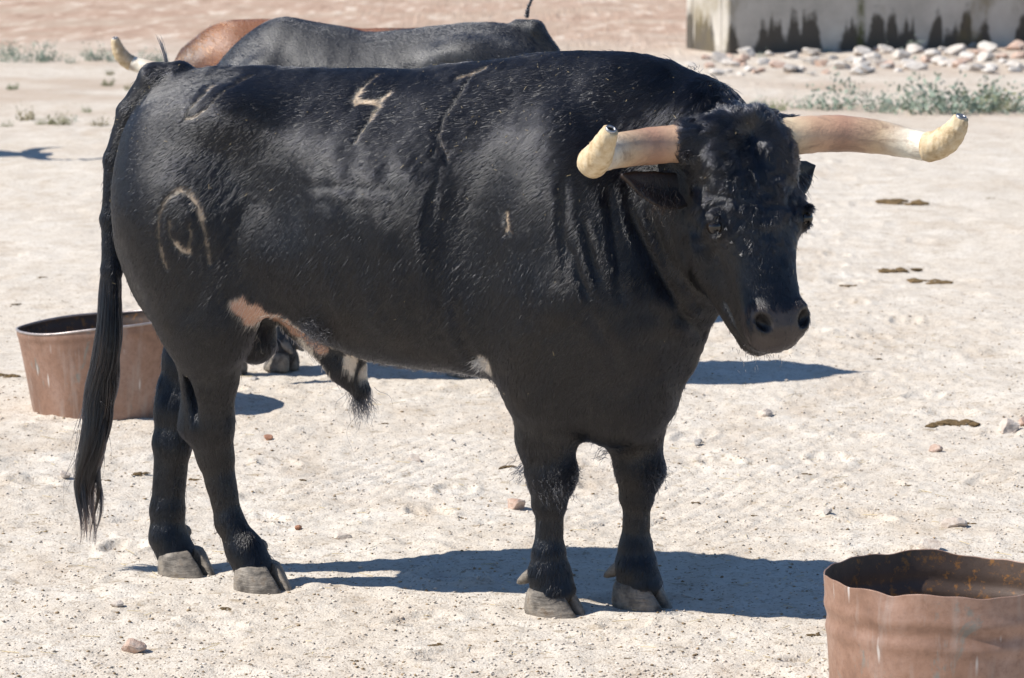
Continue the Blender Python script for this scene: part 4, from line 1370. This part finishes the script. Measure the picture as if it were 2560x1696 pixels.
def add_tub(label, loc, rz, r_top, r_bot, h, ribs, rim_fn, dent_fn, bead, tilt=0.0, skin=None):
    skin = skin or RUST
    root = empty('metal_tub', loc, rz)
    root.rotation_euler = (tilt, 0, rz)
    tag(root, label, 'tub')
    k = 144
    a = np.linspace(0, 2 * math.pi, k, endpoint=False)
    def ring(z01, dr=0.0, top=False):
        rim = rim_fn(a)
        z = z01 * (h + rim * z01 ** 2)
        r = r_bot + (r_top - r_bot) * z01 + dr + dent_fn(a, z01)
        for zc, amp in ribs:
            r = r + amp * np.exp(-((z01 - zc) / 0.035) ** 2)
        return np.stack([np.cos(a) * r, np.sin(a) * r, z], 1)
    zs = np.concatenate([np.linspace(0, 1, 46)])
    V, Fc = ring_mesh([ring(z) for z in zs], False)
    mesh_obj('outer_wall', V, Fc, skin, root)
    V, Fc = ring_mesh([ring(z, -0.004) for z in zs[::-1]], False)
    mesh_obj('inner_wall', V, Fc, RUSTIN, root)
    rim = ring(1.0, -0.002)
    t = np.linspace(0, 2 * math.pi, 8, endpoint=False)
    rr = bead
    rings = [np.stack([rim[:, 0] + np.cos(a) * rr * math.cos(q), rim[:, 1] + np.sin(a) * rr * math.cos(q), rim[:, 2] + rr * math.sin(q)], 1) for q in t]
    V = np.concatenate(rings)
    Fc = [(i * k + j, i * k + (j + 1) % k, ((i + 1) % 8) * k + (j + 1) % k, ((i + 1) % 8) * k + j) for i in range(8) for j in range(k)]
    mesh_obj('rim', V, Fc, RIMM if bead > 0.003 else skin, root)
    b = ring(0.02, -0.005)
    V = np.concatenate([b, [[0, 0, 0.006]]])
    mesh_obj('base', V, [(i, (i + 1) % k, k) for i in range(k)], RUSTIN, root)
    return root

def wv(a, *terms):
    return sum(am * np.cos(n * a + ph) for n, am, ph in terms)
add_tub('rusty tapered metal tub with a shiny rolled rim, behind the tail of the bull', (-1.345, 10.80, gh(-1.345, 10.8) - 0.006), 0.0, 0.285, 0.248, 0.303,
        [(0.93, 0.002)], lambda a: 0.030 * np.cos(a + 0.35) + wv(a, (2, 0.004, 1.0), (5, 0.002, 2.0)), lambda a, z: wv(a, (2, 0.012 * z, 0.5), (3, 0.006 * z, 1.9), (7, 0.0015, 1.0)), 0.0045)
add_tub('rusty ribbed metal tub with a bent torn rim in the bottom right corner', (0.972, 6.97, -0.034), 0.0, 0.290, 0.268, 0.340,
        [(0.82, 0.003), (0.74, -0.0025), (0.66, 0.003), (0.30, 0.002)],
        lambda a: wv(a, (2, 0.004, 1.0), (3, 0.003, 0.3), (7, 0.002, 2.0), (11, 0.0016, 0.4), (23, 0.0012, 1.0)) - 0.014 * np.exp(-((((a - 4.05 + math.pi) % (2 * math.pi)) - math.pi) / 0.10) ** 2) + 0.010 * np.exp(-((((a - 1.75 + math.pi) % (2 * math.pi)) - math.pi) / 0.25) ** 2),
        lambda a, z: wv(a, (2, 0.004, 0.5), (3, 0.002 * z, 1.9), (9, 0.0006 * z, 1.0)) - 0.010 * sstep(0.86, 1.0, z) * np.exp(-((((a - 4.05 + math.pi) % (2 * math.pi)) - math.pi) / 0.16) ** 2), 0.0018, -rad(3.6), RUSTP)

# ------------------------------------------------------------------ concrete drinking trough, far right
def mat_concrete():
    t = NT('stained_concrete')
    co = t.coord('Object')
    sep = t.n('ShaderNodeSeparateXYZ'); t.l(co, sep.inputs[0])
    n1 = t.noise(co, 3.0, 6, 0.65)
    c = t.ramp(n1, [(0.3, (0.40, 0.37, 0.32)), (0.55, (0.52, 0.48, 0.42)), (0.75, (0.60, 0.57, 0.50))])
    wide = t.noise(t.mapping(co, (1, 1, 0.04)), 2.3, 1, 0.4)
    slim = t.noise(t.mapping(co, (1, 1, 0.05), (2, 0, 0)), 6.5, 3, 0.6)
    frag = t.noise(co, 9.0, 5, 0.7)
    wet = t.ramp(wide, [(0.40, 0.0), (0.50, 1.0)])                       # broad damp panels
    run = t.ramp(slim, [(0.36, 0.30), (0.52, 1.0)])                      # runs of different length inside them
    lim = t.math('ADD', t.math('MULTIPLY', t.math('MULTIPLY', wet, run), 0.36), t.math('MULTIPLY', t.math('SUBTRACT', frag, 0.5), 0.34))
    m = t.math('SUBTRACT', t.math('ADD', lim, 0.03), sep.outputs['Z'])
    c = t.mix(t.ramp(m, [(0.0, 0.0), (0.10, 0.9)]), c, (0.060, 0.050, 0.038))
    moss = t.math('MULTIPLY', t.ramp(t.math('ABSOLUTE', t.math('SUBTRACT', sep.outputs['X'], 1.33)), [(0.0, 1.0), (0.06, 0.0)]), t.ramp(frag, [(0.35, 0.2), (0.55, 0.9)]))
    c = t.mix(moss, c, (0.10, 0.105, 0.03))
    mo = t.noise(t.mapping(co, (1.0, 1, 0.5), (3, 2, 1)), 2.2, 5, 0.65)
    c = t.mix(t.ramp(mo, [(0.56, 0.0), (0.68, 0.6)]), c, (0.20, 0.155, 0.07))
    return t.principled(c, 0.9, 0.2, 0.0, t.bump(t.noise(co, 40, 5, 0.7), 0.4, 0.01))
CONC = mat_concrete()

def box_mb(x0, x1, y0, y1, z0, z1, bev=0.015):
    V, Fc = [], []
    rings = []
    for z, i in ((z0, 0.0), (z1 - bev, 0.0), (z1, bev)):
        p = [(x0 + i, y0 + i), (x1 - i, y0 + i), (x1 - i, y1 - i), (x0 + i, y1 - i)]
        # bevelled upright edges
        q = []
        b = bev
        q = [(x0 + i + b, y0 + i), (x1 - i - b, y0 + i), (x1 - i, y0 + i + b), (x1 - i, y1 - i - b), (x1 - i - b, y1 - i), (x0 + i + b, y1 - i), (x0 + i, y1 - i - b), (x0 + i, y0 + i + b)]
        rings.append(np.array([(a, c, z) for a, c in q]))
    return ring_mesh(rings)

TR = empty('drinking_trough', (1.88, 28.65, -0.02), rad(24.5))
tag(TR, 'long pale concrete drinking trough with dark water stains at its foot', 'trough')
Lr, Dp, Hh_ = 3.10, 0.80, 0.78
for nm, bb in (('front_wall', (0.0, Lr, 0.0, 0.13, 0, Hh_)), ('back_wall', (0.0, Lr, Dp - 0.13, Dp, 0, Hh_)), ('end_wall', (0.0, 0.14, 0.1315, Dp - 0.1315, 0, Hh_)), ('end_wall', (Lr - 0.14, Lr, 0.1315, Dp - 0.1315, 0, Hh_)), ('trough_floor', (0.142, Lr - 0.142, 0.132, Dp - 0.132, 0, 0.22))):
    V, Fc = box_mb(*bb)
    mesh_obj(nm, V, Fc, CONC, TR, smooth=False)
V, Fc = box_mb(Lr + 0.002, Lr + 0.62, -0.10, Dp + 0.10, 0, 0.70, 0.02)
mesh_obj('end_block', V, Fc, CONC, TR, smooth=False)
wt = NT('trough_water').principled((0.02, 0.03, 0.025), 0.05, 0.5)
V = np.array([(0.142, 0.132, 0.62), (Lr - 0.142, 0.132, 0.62), (Lr - 0.142, Dp - 0.132, 0.62), (0.142, Dp - 0.132, 0.62)])
mesh_obj('water', V, [(0, 1, 2, 3)], wt, TR, smooth=False)

# ------------------------------------------------------------------ stones
import bmesh
def rock_mesh(name, seed, sub=3, flat=0.6, rough=0.28):
    bm = bmesh.new()
    bmesh.ops.create_icosphere(bm, subdivisions=sub, radius=1.0)
    P = np.array([v.co[:] for v in bm.verts], np.float32)
    # facets: cut by a few random planes, then roughen
    r = np.random.default_rng(seed)
    for _ in range(13):
        d = norm(r.normal(size=3)); off = 0.50 + 0.32 * r.random()
        s_ = P @ d
        P = P - np.maximum(s_ - off, 0)[:, None] * d * 0.98
    P = P * (1 + rough * 0.35 * fbm(P, 1.4, 3, seed)[:, None] + 0.05 * vnoise(P, 7, seed + 3)[:, None])
    P *= np.array([1.0, 0.8, flat])
    for v, p in zip(bm.verts, P): v.co = p
    me = bpy.data.meshes.new(name)
    bm.to_mesh(me); bm.free()
    return me

def mat_stone(name, c1, c2, c3):
    t = NT(name)
    co = t.coord('Object')
    n = t.noise(co, 2.0, 6, 0.65)
    f = t.noise(co, 14.0, 5, 0.7)
    oi = t.n('ShaderNodeObjectInfo')
    c = t.ramp(n, [(0.3, c1), (0.5, c2), (0.7, c3)])
    c = t.mix(t.math('MULTIPLY', oi.outputs['Random'], 0.22), c, (0.44, 0.35, 0.28))
    c = t.mix(t.ramp(f, [(0.5, 0.0), (0.75, 0.3)]), c, (0.25, 0.2, 0.15))
    return t.principled(c, 0.9, 0.2, 0.0, t.bump(t.math('ADD', n, f), 0.35, 0.05))
STONE = mat_stone('pale_limestone', (0.42, 0.34, 0.28), (0.58, 0.50, 0.43), (0.68, 0.62, 0.55))
STONE_P = mat_stone('pinkish_stone', (0.42, 0.27, 0.20), (0.56, 0.40, 0.32), (0.66, 0.55, 0.46))
STONE_G = mat_stone('grey_stone', (0.24, 0.22, 0.20), (0.38, 0.36, 0.34), (0.50, 0.48, 0.45))
BRICKR = mat_stone('red_chip', (0.26, 0.10, 0.055), (0.36, 0.16, 0.09), (0.45, 0.24, 0.15))

def at_px(px, py):
    """ground point seen at a picture position of the 2367 x 1568 working print"""
    f, pit = 7600.0, rad(8.744)
    u, v = (px - 1183.5) / f, -(py - 784.0) / f
    d = np.array([u, math.cos(pit) + v * math.sin(pit), -math.sin(pit) + v * math.cos(pit)])
    t = 1.9 / -d[2]
    return d[0] * t, d[1] * t, 7600.0 / (d[1] * t)

def put(o, px, py, size_px, flat_sink=0.3, rz=None):
    x, y, sc = at_px(px, py)
    s = size_px / sc / 2
    o.location = (x, y, gh(x, y) + s * o.data_flat * (1 - flat_sink) if hasattr(o, 'data_flat') else gh(x, y) + s * 0.25)
    o.rotation_euler = (random.uniform(-0.2, 0.2), random.uniform(-0.2, 0.2), random.uniform(0, 6.28) if rz is None else rz)
    o.scale = (s, s, s)
    return o

ROCKS = [rock_mesh('stone', 40 + i, 3, 0.5 + 0.06 * i, 0.3) for i in range(6)]
def add_rock(px, py, w_px, mat, label, cat='stone', group=None, var=None, name='stone'):
    me = ROCKS[random.randrange(6) if var is None else var].copy() if mat is not None else None
    me.materials.clear(); me.materials.append(mat)
    o = bpy.data.objects.new(name, me)
    COL.objects.link(o)
    put(o, px, py, w_px)
    return tag(o, label, cat, group)

add_rock(1192, 1178, 68, STONE_P, 'pinkish white angular stone just left of the near foreleg of the bull', var=1)
add_rock(2150, 1282, 76, STONE, 'cream block of stone just beyond the rim of the ribbed tub', var=0)
add_rock(2205, 1226, 66, STONE, 'flat whitish stone lying beyond the block by the ribbed tub', var=2)
add_rock(2330, 998, 76, STONE, 'largest white stone at the right edge of the yard', var=4)
add_rock(2368, 990, 50, STONE_P, 'pinkish stone touching the white stone at the right edge', var=3)
add_rock(308, 1505, 70, STONE_P, 'pinkish stone low in the bottom left of the yard', var=5)
add_rock(272, 1412, 44, STONE, 'pale stone lying up the slope from the pinkish bottom left stone', var=0)
add_rock(1768, 965, 56, STONE, 'flat pale stone alone on the dirt right of the muzzle shadow', var=2)
add_rock(620, 1022, 30, BRICKR, 'reddish brown chip on the dirt right of the near hind hock', 'chip', var=1, name='clay_chip')
add_rock(691, 1219, 24, BRICKR, 'small reddish chip on the dirt right of the near hind shank', 'chip', var=3, name='clay_chip')
add_rock(792, 1245, 46, STONE, 'whitish flat stone under the belly with dung beside it', var=2)
add_rock(1915, 1198, 32, STONE_G, 'small grey stone between the far foreleg and the ribbed tub', var=0)
add_rock(150, 1117, 36, STONE, 'small white stone left of the hanging tail hair', var=1)
add_rock(960, 1062, 46, STONE, 'flat cream stone under the belly near the forelegs', var=4)
add_rock(1612, 1030, 30, STONE_G, 'small grey stone right of the far foreleg', var=5)
add_rock(588, 876, 28, STONE_G, 'small grey stone beside the near hind hock, up by the thigh', var=2)
add_rock(2160, 1050, 40, STONE_P, 'low pinkish stone left of the white stones at the right edge', var=3)

# rubble in front of the trough
rub = [(1665, 135, 46, 2), (1700, 150, 24, 0), (1735, 158, 30, 0), (1762, 140, 36, 0), (1800, 150, 40, 1), (1830, 128, 34, 0), (1850, 156, 28, 0), (1875, 122, 42, 0), (1900, 146, 34, 1), (1925, 130, 30, 2), (1945, 155, 40, 0), (1965, 140, 34, 0), (1990, 124, 46, 0), (2000, 152, 30, 2), (2020, 138, 44, 0), (2045, 118, 40, 0), (2055, 152, 36, 1), (2080, 132, 52, 0), (2100, 150, 40, 0), (2120, 118, 48, 0), (2140, 140, 30, 1), (2160, 128, 38, 0), (2185, 148, 34, 0), (2210, 120, 52, 0), (2230, 138, 30, 1), (2262, 118, 40, 1), (2290, 108, 54, 0), (2318, 128, 36, 1), (2350, 106, 50, 1), (1720, 128, 26, 1), (1780, 122, 22, 0), (1640, 150, 26, 1), (1680, 162, 22, 0), (1875, 168, 26, 0), (1910, 164, 22, 1), (2010, 162, 26, 0), (2030, 110, 30, 1), (2180, 110, 30, 0), (2075, 160, 24, 0), (2250, 100, 30, 0), (1815, 112, 24, 1), (1760, 160, 26, 1), (1600, 145, 30, 0), (1630, 128, 24, 1)]
RUB = (mat_stone('rubble_white', (0.50, 0.45, 0.39), (0.64, 0.59, 0.53), (0.72, 0.69, 0.64)), STONE_P, STONE_G)
ORD = ['leftmost', 'second', 'third', 'fourth', 'fifth', 'sixth', 'seventh', 'eighth', 'ninth', 'tenth', 'eleventh', 'twelfth', 'thirteenth', 'fourteenth', 'fifteenth', 'sixteenth', 'seventeenth', 'eighteenth', 'nineteenth', 'twentieth', 'twenty-first', 'twenty-second', 'twenty-third', 'twenty-fourth', 'twenty-fifth', 'twenty-sixth'] + ['number %d' % k for k in range(27, 60)]
def nth(k): return ORD[k] + ('' if k == 0 else ' from the left')
_r = np.random.default_rng(77)
for _ in range(46):
    _x = 1640 + 740 * _r.random(); _y = 112 + 52 * _r.random() ** 0.8 + (1 - (_x - 1640) / 740) * 8
    rub.append((int(_x), int(_y), int(18 + 30 * _r.random()), int(_r.choice([0, 0, 0, 1, 2]))))
rub.sort()
cnt = {}
for px, py, wd, mi in rub:
    o = bpy.data.objects.new('rubble_stone', ROCKS[random.randrange(6)].copy())
    o.data.materials.append(RUB[mi])
    COL.objects.link(o)
    put(o, px, py + 8, wd * 1.35)
    o.scale.z *= 0.8
    row = 'against the trough' if py < 126 else ('in mid strip' if py < 146 else 'on the near edge')
    key = (('pale', 'pinkish', 'grey')[mi], row)
    k = cnt.get(key, 0); cnt[key] = k + 1
    tag(o, '%s %s rubble stone, %s of its colour, %s' % ('broad' if wd > 38 else 'small', key[0], nth(k), row), 'stone', 'rubble stones in front of the trough')

# ------------------------------------------------------------------ dung, straw, grit
def clod_mesh(seed, n):
    """a patch of broken dry dung: flat lumps close together"""
    r = np.random.default_rng(seed)
    V, Fc = [], []
    for i in range(n):
        bm = bmesh.new()
        bmesh.ops.create_icosphere(bm, subdivisions=1, radius=1.0)
        P = np.array([v.co[:] for v in bm.verts], np.float32)
        fs = [[v.index for v in f.verts] for f in bm.faces]
        bm.free()
        P *= (1 + 0.35 * r.normal(size=(len(P), 1)) * 0.6)
        s = 0.12 + 0.22 * r.random()
        c = np.array([r.normal() * 0.42, r.normal() * 0.30, s * 0.18])
        P = P * np.array([s, s * 0.8, s * 0.42]) + c
        b = sum(len(v) for v in V)
        V.append(P); Fc += [tuple(b + q for q in f) for f in fs]
    me = bpy.data.meshes.new('dung')
    me.from_pydata(np.concatenate(V).tolist(), [], Fc); me.update()
    return me
DUNG = simple_mat('dry_dung', (0.17, 0.115, 0.058), 0.95, 0.5, 30, 0.6, 0.1)
CLODS = [clod_mesh(90 + i, 14 + 4 * i) for i in range(5)]
for m in CLODS: m.materials.append(DUNG)
def add_dung(px, py, wpx, label, group=None):
    o = bpy.data.objects.new('dung', CLODS[random.randrange(5)])
    COL.objects.link(o)
    x, y, sc = at_px(px, py)
    s = wpx / sc / 2
    o.location = (x, y, gh(x, y) - 0.02 * s)
    o.scale = (s, s, s * 0.8)
    o.rotation_euler = (0, 0, random.uniform(-0.4, 0.4) + (math.pi if random.random() < 0.5 else 0))
    tag(o, label, 'dung', group)
for px, py, wd, lb in ((2210, 982, 130, 'long patch of dry dung left of the white stones at the right edge'), (2062, 622, 90, 'brown dung patch on the open dirt right of the cheek of the bull'), (2085, 472, 140, 'wide crumbled dung patch right of the far ear of the bull'), (2150, 646, 120, 'pale strawy dung smear on the dirt right of the bull face'),
                       (320, 1102, 50, 'dark dung clod left of the far hind leg'), (248, 1116, 34, 'small dung clod close beside the tail hair'), (1175, 1084, 46, 'brown dung clod behind the near foreleg, above the pinkish stone'), (1875, 1490, 40, 'dark upright dung clod left of the ribbed tub'),
                       (2232, 1222, 50, 'dung clod beside the flat whitish stone beyond the ribbed tub'), (450, 1108, 40, 'dung clod between the two hind legs'), (1002, 1508, 46, 'dung crumb in the foreground under the belly'), (522, 1420, 40, 'dung crumb in front of the near hind hoof'), (20, 882, 70, 'strawy dung left of the rolled rim tub'), (1955, 660, 40, 'small dung clod left of the strawy dung smear'), (1865, 1100, 30, 'little dung clod on the open dirt, midway between the far foreleg and the right edge')):
    add_dung(px, py, wd, lb)
for px, py, wd, lb in ((95, 645, 26, 'dung crumb on the bare dirt left of the tail, above the rolled rim tub'), (35, 702, 24, 'dung crumb just above the rim of the tapered tub at the left edge'), (1612, 1165, 26, 'dung crumb right of the far foreleg shank'), (1640, 930, 22, 'dung crumb at the near edge of the shadow right of the chest'), (2290, 460, 24, 'dung crumb far right under the wrapped tip of the far horn'), (1450, 1540, 28, 'dung crumb at the bottom edge below the far fore hoof'), (820, 1545, 26, 'dung crumb at the bottom edge below the sheath of the bull'), (700, 1120, 24, 'dung crumb under the belly right of the near hind shank'), (890, 985, 22, 'dung crumb below the tuft of the sheath'), (1065, 1205, 22, 'dung crumb under the belly left of the pinkish white stone'), (2030, 830, 24, 'dung crumb at the tip of the far shadow on the right'), (2100, 1130, 26, 'dung crumb on the dirt beyond the ribbed tub, left of the flat stone'), (1745, 1195, 24, 'dung crumb between the far foreleg and the small grey stone'), (640, 1490, 26, 'dung crumb low in the foreground below the near hind hoof')):
    add_dung(px, py, wd, lb, 'dung crumbs lying singly')

def scatter_grit(name, n, smin_, smax_, mats_cols, seed, label, region=(-1.75, 1.75, 7.2, 13.5)):
    r = np.random.default_rng(seed)
    Y = region[2] + (region[3] - region[2]) * r.random(n) ** 1.7
    X = (r.random(n) - 0.5) * 2 * 1.2 * (Y / 7.2)
    s = smin_ + (smax_ - smin_) * r.random(n) ** 3
    Z = ground_h(np.stack([X, Y], 1)) + s * 0.25
    base = np.array([(1, 0, 0), (0, 1, 0), (-1, 0, 0), (0, -1, 0), (0, 0, 1), (0, 0, -1), (0.6, 0.6, 0.55), (-0.6, -0.55, 0.5)], np.float32)
    tri = np.array([(0, 6, 4), (0, 1, 6), (6, 1, 4), (1, 2, 4), (2, 7, 4), (2, 3, 7), (7, 3, 4), (3, 0, 4), (1, 0, 5), (2, 1, 5), (3, 2, 5), (0, 3, 5)])
    P = base[None] * (0.7 + 0.6 * r.random((n, 8, 1)))
    a = r.random(n) * 6.28
    c, q = np.cos(a), np.sin(a)
    x = P[..., 0] * c[:, None] - P[..., 1] * q[:, None]
    y = P[..., 0] * q[:, None] + P[..., 1] * c[:, None]
    P = np.stack([x * (0.8 + 0.5 * r.random((n, 1))), y, P[..., 2] * 0.6], -1) * s[:, None, None]
    P += np.stack([X, Y, Z], 1)[:, None]
    Fc = (tri[None] + (np.arange(n) * 8)[:, None, None]).reshape(-1, 3)
    o = mesh_obj(name, P.reshape(-1, 3), Fc, mats_cols, smooth=False)
    C = np.repeat(0.7 + 0.6 * r.random((n, 1)), 8, 0) * np.ones((1, 3))
    set_col(o, 'hide', C)
    return tag(o, label, kind='stuff')
def mat_grit(name, col, var):
    t = NT(name)
    c = t.mix(1.0, t.ramp(t.noise(t.coord(), 9.0, 3, 0.6), [(0.35, col), (0.65, var)]), t.attr('hide'), 'MULTIPLY')
    return t.principled(c, 0.95, 0.15)
scatter_grit('gravel', 13000, 0.0012, 0.0058, mat_grit('pale_grit', (0.50, 0.42, 0.34), (0.64, 0.57, 0.49)), 5, 'fine pale gravel strewn over the yard')
scatter_grit('dung_crumbs', 4000, 0.0008, 0.0056, mat_grit('brown_crumb', (0.24, 0.17, 0.10), (0.36, 0.26, 0.16)), 6, 'fine brown crumbs of dung trodden into the dirt')

STRAW = simple_mat('straw', (0.62, 0.50, 0.28), 0.7, 0.25, 30, 0, 0.3)
def straw_obj(name, P, D, L, W, label):
    n = len(P)
    up = norm(np.cross(D, RNG.normal(size=(n, 3))))
    u2 = np.cross(D, up)
    a = [0, 2.09, 4.19]
    V = np.zeros((n, 6, 3))
    for i, q in enumerate(a):
        o_ = (up * math.cos(q) + u2 * math.sin(q)) * W[:, None]
        V[:, i] = P - D * L[:, None] / 2 + o_
        V[:, 3 + i] = P + D * L[:, None] / 2 + o_
    f = np.array([(0, 1, 4, 3), (1, 2, 5, 4), (2, 0, 3, 5)])
    Fc = (f[None] + (np.arange(n) * 6)[:, None, None]).reshape(-1, 4)
    return tag(mesh_obj(name, V.reshape(-1, 3), Fc, STRAW, smooth=False), label, kind='stuff')
# chaff caught in the coat, thickest along the back
wgt = sstep(0.90, 1.30, BV[:, 2]) * (0.35 + 1.2 * np.exp(-((BV[:, 0] - 0.32) / 0.25) ** 2)) + 0.06 + 0.4 * sstep(0.70, 0.8, BV[:, 0]) * sstep(0.95, 1.1, BV[:, 2])
P, Nn = sample_surface(BV, BQ, BN, wgt * (BV[:, 2] > 0.55), 400)
D = RNG.normal(size=P.shape); D -= Nn * (D * Nn).sum(1, keepdims=True); D = norm(D)
L = 0.003 + 0.011 * RNG.random(len(P)) ** 4
PW = bull_to_world(P + Nn * 0.0032)
DW = bull_to_world(P + D) - bull_to_world(P)
straw_obj('chaff', PW, norm(DW), L, np.full(len(P), 0.00036), 'tiny pale straw chaff caught in the coat of the bull')
n = 260
gy = 7.4 + 5 * RNG.random(n) ** 1.5; gx = (RNG.random(n) - 0.5) * 2.3 * gy / 7.2
a = RNG.random(n) * 6.28
straw_obj('loose_straw', np.stack([gx, gy, ground_h(np.stack([gx, gy], 1)) + 0.004], 1), norm(np.stack([np.cos(a), np.sin(a), 0.1 * RNG.normal(size=n)], 1)), 0.012 + 0.05 * RNG.random(n) ** 2, np.full(n, 0.0009), 'bits of straw blown over the dirt')

# ------------------------------------------------------------------ weeds
def mat_leaf(name, a, b):
    t = NT(name)
    oi = t.n('ShaderNodeObjectInfo')
    n = t.noise(t.coord(), 6.0, 3, 0.6)
    c = t.ramp(t.math('ADD', t.math('MULTIPLY', n, 0.6), t.math('MULTIPLY', oi.outputs['Random'], 0.4)), [(0.3, a), (0.7, b)])
    return t.principled(c, 0.7, 0.3)
WEED = [mat_leaf('grey_green_leaf', (0.20, 0.26, 0.20), (0.33, 0.38, 0.30)), mat_leaf('dry_weed', (0.26, 0.22, 0.12), (0.22, 0.27, 0.14))]
def weed_mesh(seed, n, mat):
    r = np.random.default_rng(seed)
    V, Fc = [], []
    for i in range(n):
        a = r.random() * 6.28; rr = 0.75 * math.sqrt(r.random())
        base = np.array([math.cos(a) * rr, math.sin(a) * rr * 0.7, 0.0])
        h = (0.35 + 0.75 * r.random()) * (1 - 0.5 * rr)
        lean = np.array([math.cos(a) * 0.35, math.sin(a) * 0.35, 1.0]) + r.normal(size=3) * 0.22
        for k in range(5):
            t = (k + 0.6) / 5
            p = base + lean * h * t
            d = norm(np.array([r.normal(), r.normal(), 0.5 + 0.3 * r.normal()]))
            w_ = norm(np.cross(d, r.normal(size=3)))
            l, ww = 0.10 + 0.10 * r.random(), 0.035 + 0.03 * r.random()
            b = len(V)
            V += [p, p + d * l * 0.5 + w_ * ww, p + d * l, p + d * l * 0.5 - w_ * ww]
            Fc.append((b, b + 1, b + 2, b + 3))
        sd = norm(np.cross(lean, [0.3, 1, 0])) * 0.008
        b = len(V)
        V += [base - sd, base + sd, base + lean * h]
        Fc.append((b, b + 1, b + 2))
    me = bpy.data.meshes.new('weed')
    me.from_pydata([tuple(v) for v in np.array(V).tolist()], [], Fc); me.update()
    me.materials.append(mat)
    return me
WM = [weed_mesh(200 + i, 20 + 6 * i, WEED[0] if i < 4 else WEED[1]) for i in range(6)]
def add_weeds(items, kinds, size, text, group):
    for n_, (px, py, wd) in enumerate(sorted(items)):
        k = random.choice(kinds)
        o = bpy.data.objects.new('weed', WM[k])
        COL.objects.link(o)
        x, y, sc = at_px(px, py)
        s = wd * size / sc / 2
        o.location = (x, y, gh(x, y) - 0.01)
        o.scale = (s, s, s * random.uniform(0.9, 1.3))
        o.rotation_euler = (0, 0, random.uniform(0, 6.28))
        tag(o, text % nth(n_), 'weed', group)
add_weeds(((20, 146, 50), (45, 140, 60), (80, 146, 66), (112, 142, 60), (165, 148, 36), (225, 144, 56), (262, 146, 50), (340, 148, 60), (372, 146, 40), (15, 130, 50), (200, 134, 30)), (0, 1, 2, 3), 1.35,
          'grey green weed, %s in the upper left row', 'weeds at the upper left')
add_weeds(((140, 292, 60), (165, 286, 40), (230, 294, 50), (60, 280, 60), (100, 292, 40), (30, 212, 34), (250, 200, 40), (255, 174, 30), (15, 294, 36), (200, 262, 30), (330, 300, 30), (300, 210, 36), (118, 112, 30)), (0, 4, 5, 4), 1.1,
          'sparse low weed, %s on pale ground left of the rump', 'sparse weeds left of the rump')
add_weeds(((1745, 252, 40), (1790, 262, 50), (1850, 250, 50), (1900, 258, 74), (1945, 256, 90), (1990, 250, 66), (2030, 260, 66), (2090, 252, 90), (2120, 264, 115), (2165, 256, 95), (2205, 268, 95), (2250, 262, 100), (2290, 256, 95), (2330, 264, 95), (2362, 256, 75), (2140, 226, 66), (2300, 229, 66)), (0, 1, 2, 3, 3, 5), 1.55,
          'grey green weed bush, %s in the row below the rubble', 'weeds in front of the rubble')
add_weeds(((2110, 118, 50), (2050, 122, 30), (1905, 120, 30), (2260, 110, 30), (1760, 132, 24)), (0, 1, 2, 3), 1.3,
          'small weed, %s at the foot of the trough', 'weeds at the foot of the trough')

# ------------------------------------------------------------------ flies at the near eye
FLY = simple_mat('fly', (0.05, 0.045, 0.04), 0.4, 0.3, 30)
WING = simple_mat('fly_wing', (0.45, 0.43, 0.40), 0.25, 0.1, 30)
def fly_parts():
    bm = bmesh.new()
    bmesh.ops.create_icosphere(bm, subdivisions=1, radius=1.0)
    body = bpy.data.meshes.new('fly_body')
    for v in bm.verts: v.co = (v.co.x * 0.0042, v.co.y * 0.0020, v.co.z * 0.0018)
    bm.to_mesh(body); bm.free(); body.materials.append(FLY)
    wing = bpy.data.meshes.new('wing')
    wing.from_pydata([(0.001, 0, 0.0016), (-0.004, 0.0012, 0.0022), (-0.0066, 0.0034, 0.0018), (-0.003, 0.0030, 0.0020)], [], [(0, 1, 2, 3)])
    wing.materials.append(WING)
    return body, wing
FB, FWg = fly_parts()
for k, (l, u, nn) in enumerate(((0.121, 0.268, -0.012), (0.113, 0.276, -0.006), (0.124, 0.279, -0.016), (0.117, 0.288, -0.010), (0.100, 0.322, 0.000), (0.104, 0.258, 0.004), (0.110, 0.298, -0.008))):
    hp_ = np.array([[l, u, nn]], np.float32)
    # drop it onto the skin
    p = POSE.to_bull(hp_)
    q = BV[np.argmin(np.linalg.norm(BV - p, axis=1))]; nv = BN[np.argmin(np.linalg.norm(BV - p, axis=1))]
    wpos = bull_to_world(q + nv * 0.006)
    nw = Vector((bull_to_world(q + nv) - bull_to_world(q)).tolist())
    o = bpy.data.objects.new('fly', FB); COL.objects.link(o)
    o.location = wpos
    o.rotation_euler = (nw.to_track_quat('Z', 'Y') @ Euler((0, 0, random.uniform(0, 6.28))).to_quaternion()).to_euler()
    tag(o, 'tiny fly on the cheek of the large bull, %s down from its eye' % ('first', 'second', 'third', 'fourth', 'lowest', 'innermost', 'fifth')[k], 'fly', 'flies by the eye')
    for sg in (1, -1):
        w_ = bpy.data.objects.new('wing', FWg); COL.objects.link(w_); w_.parent = o; w_.scale = (1, sg, 1)
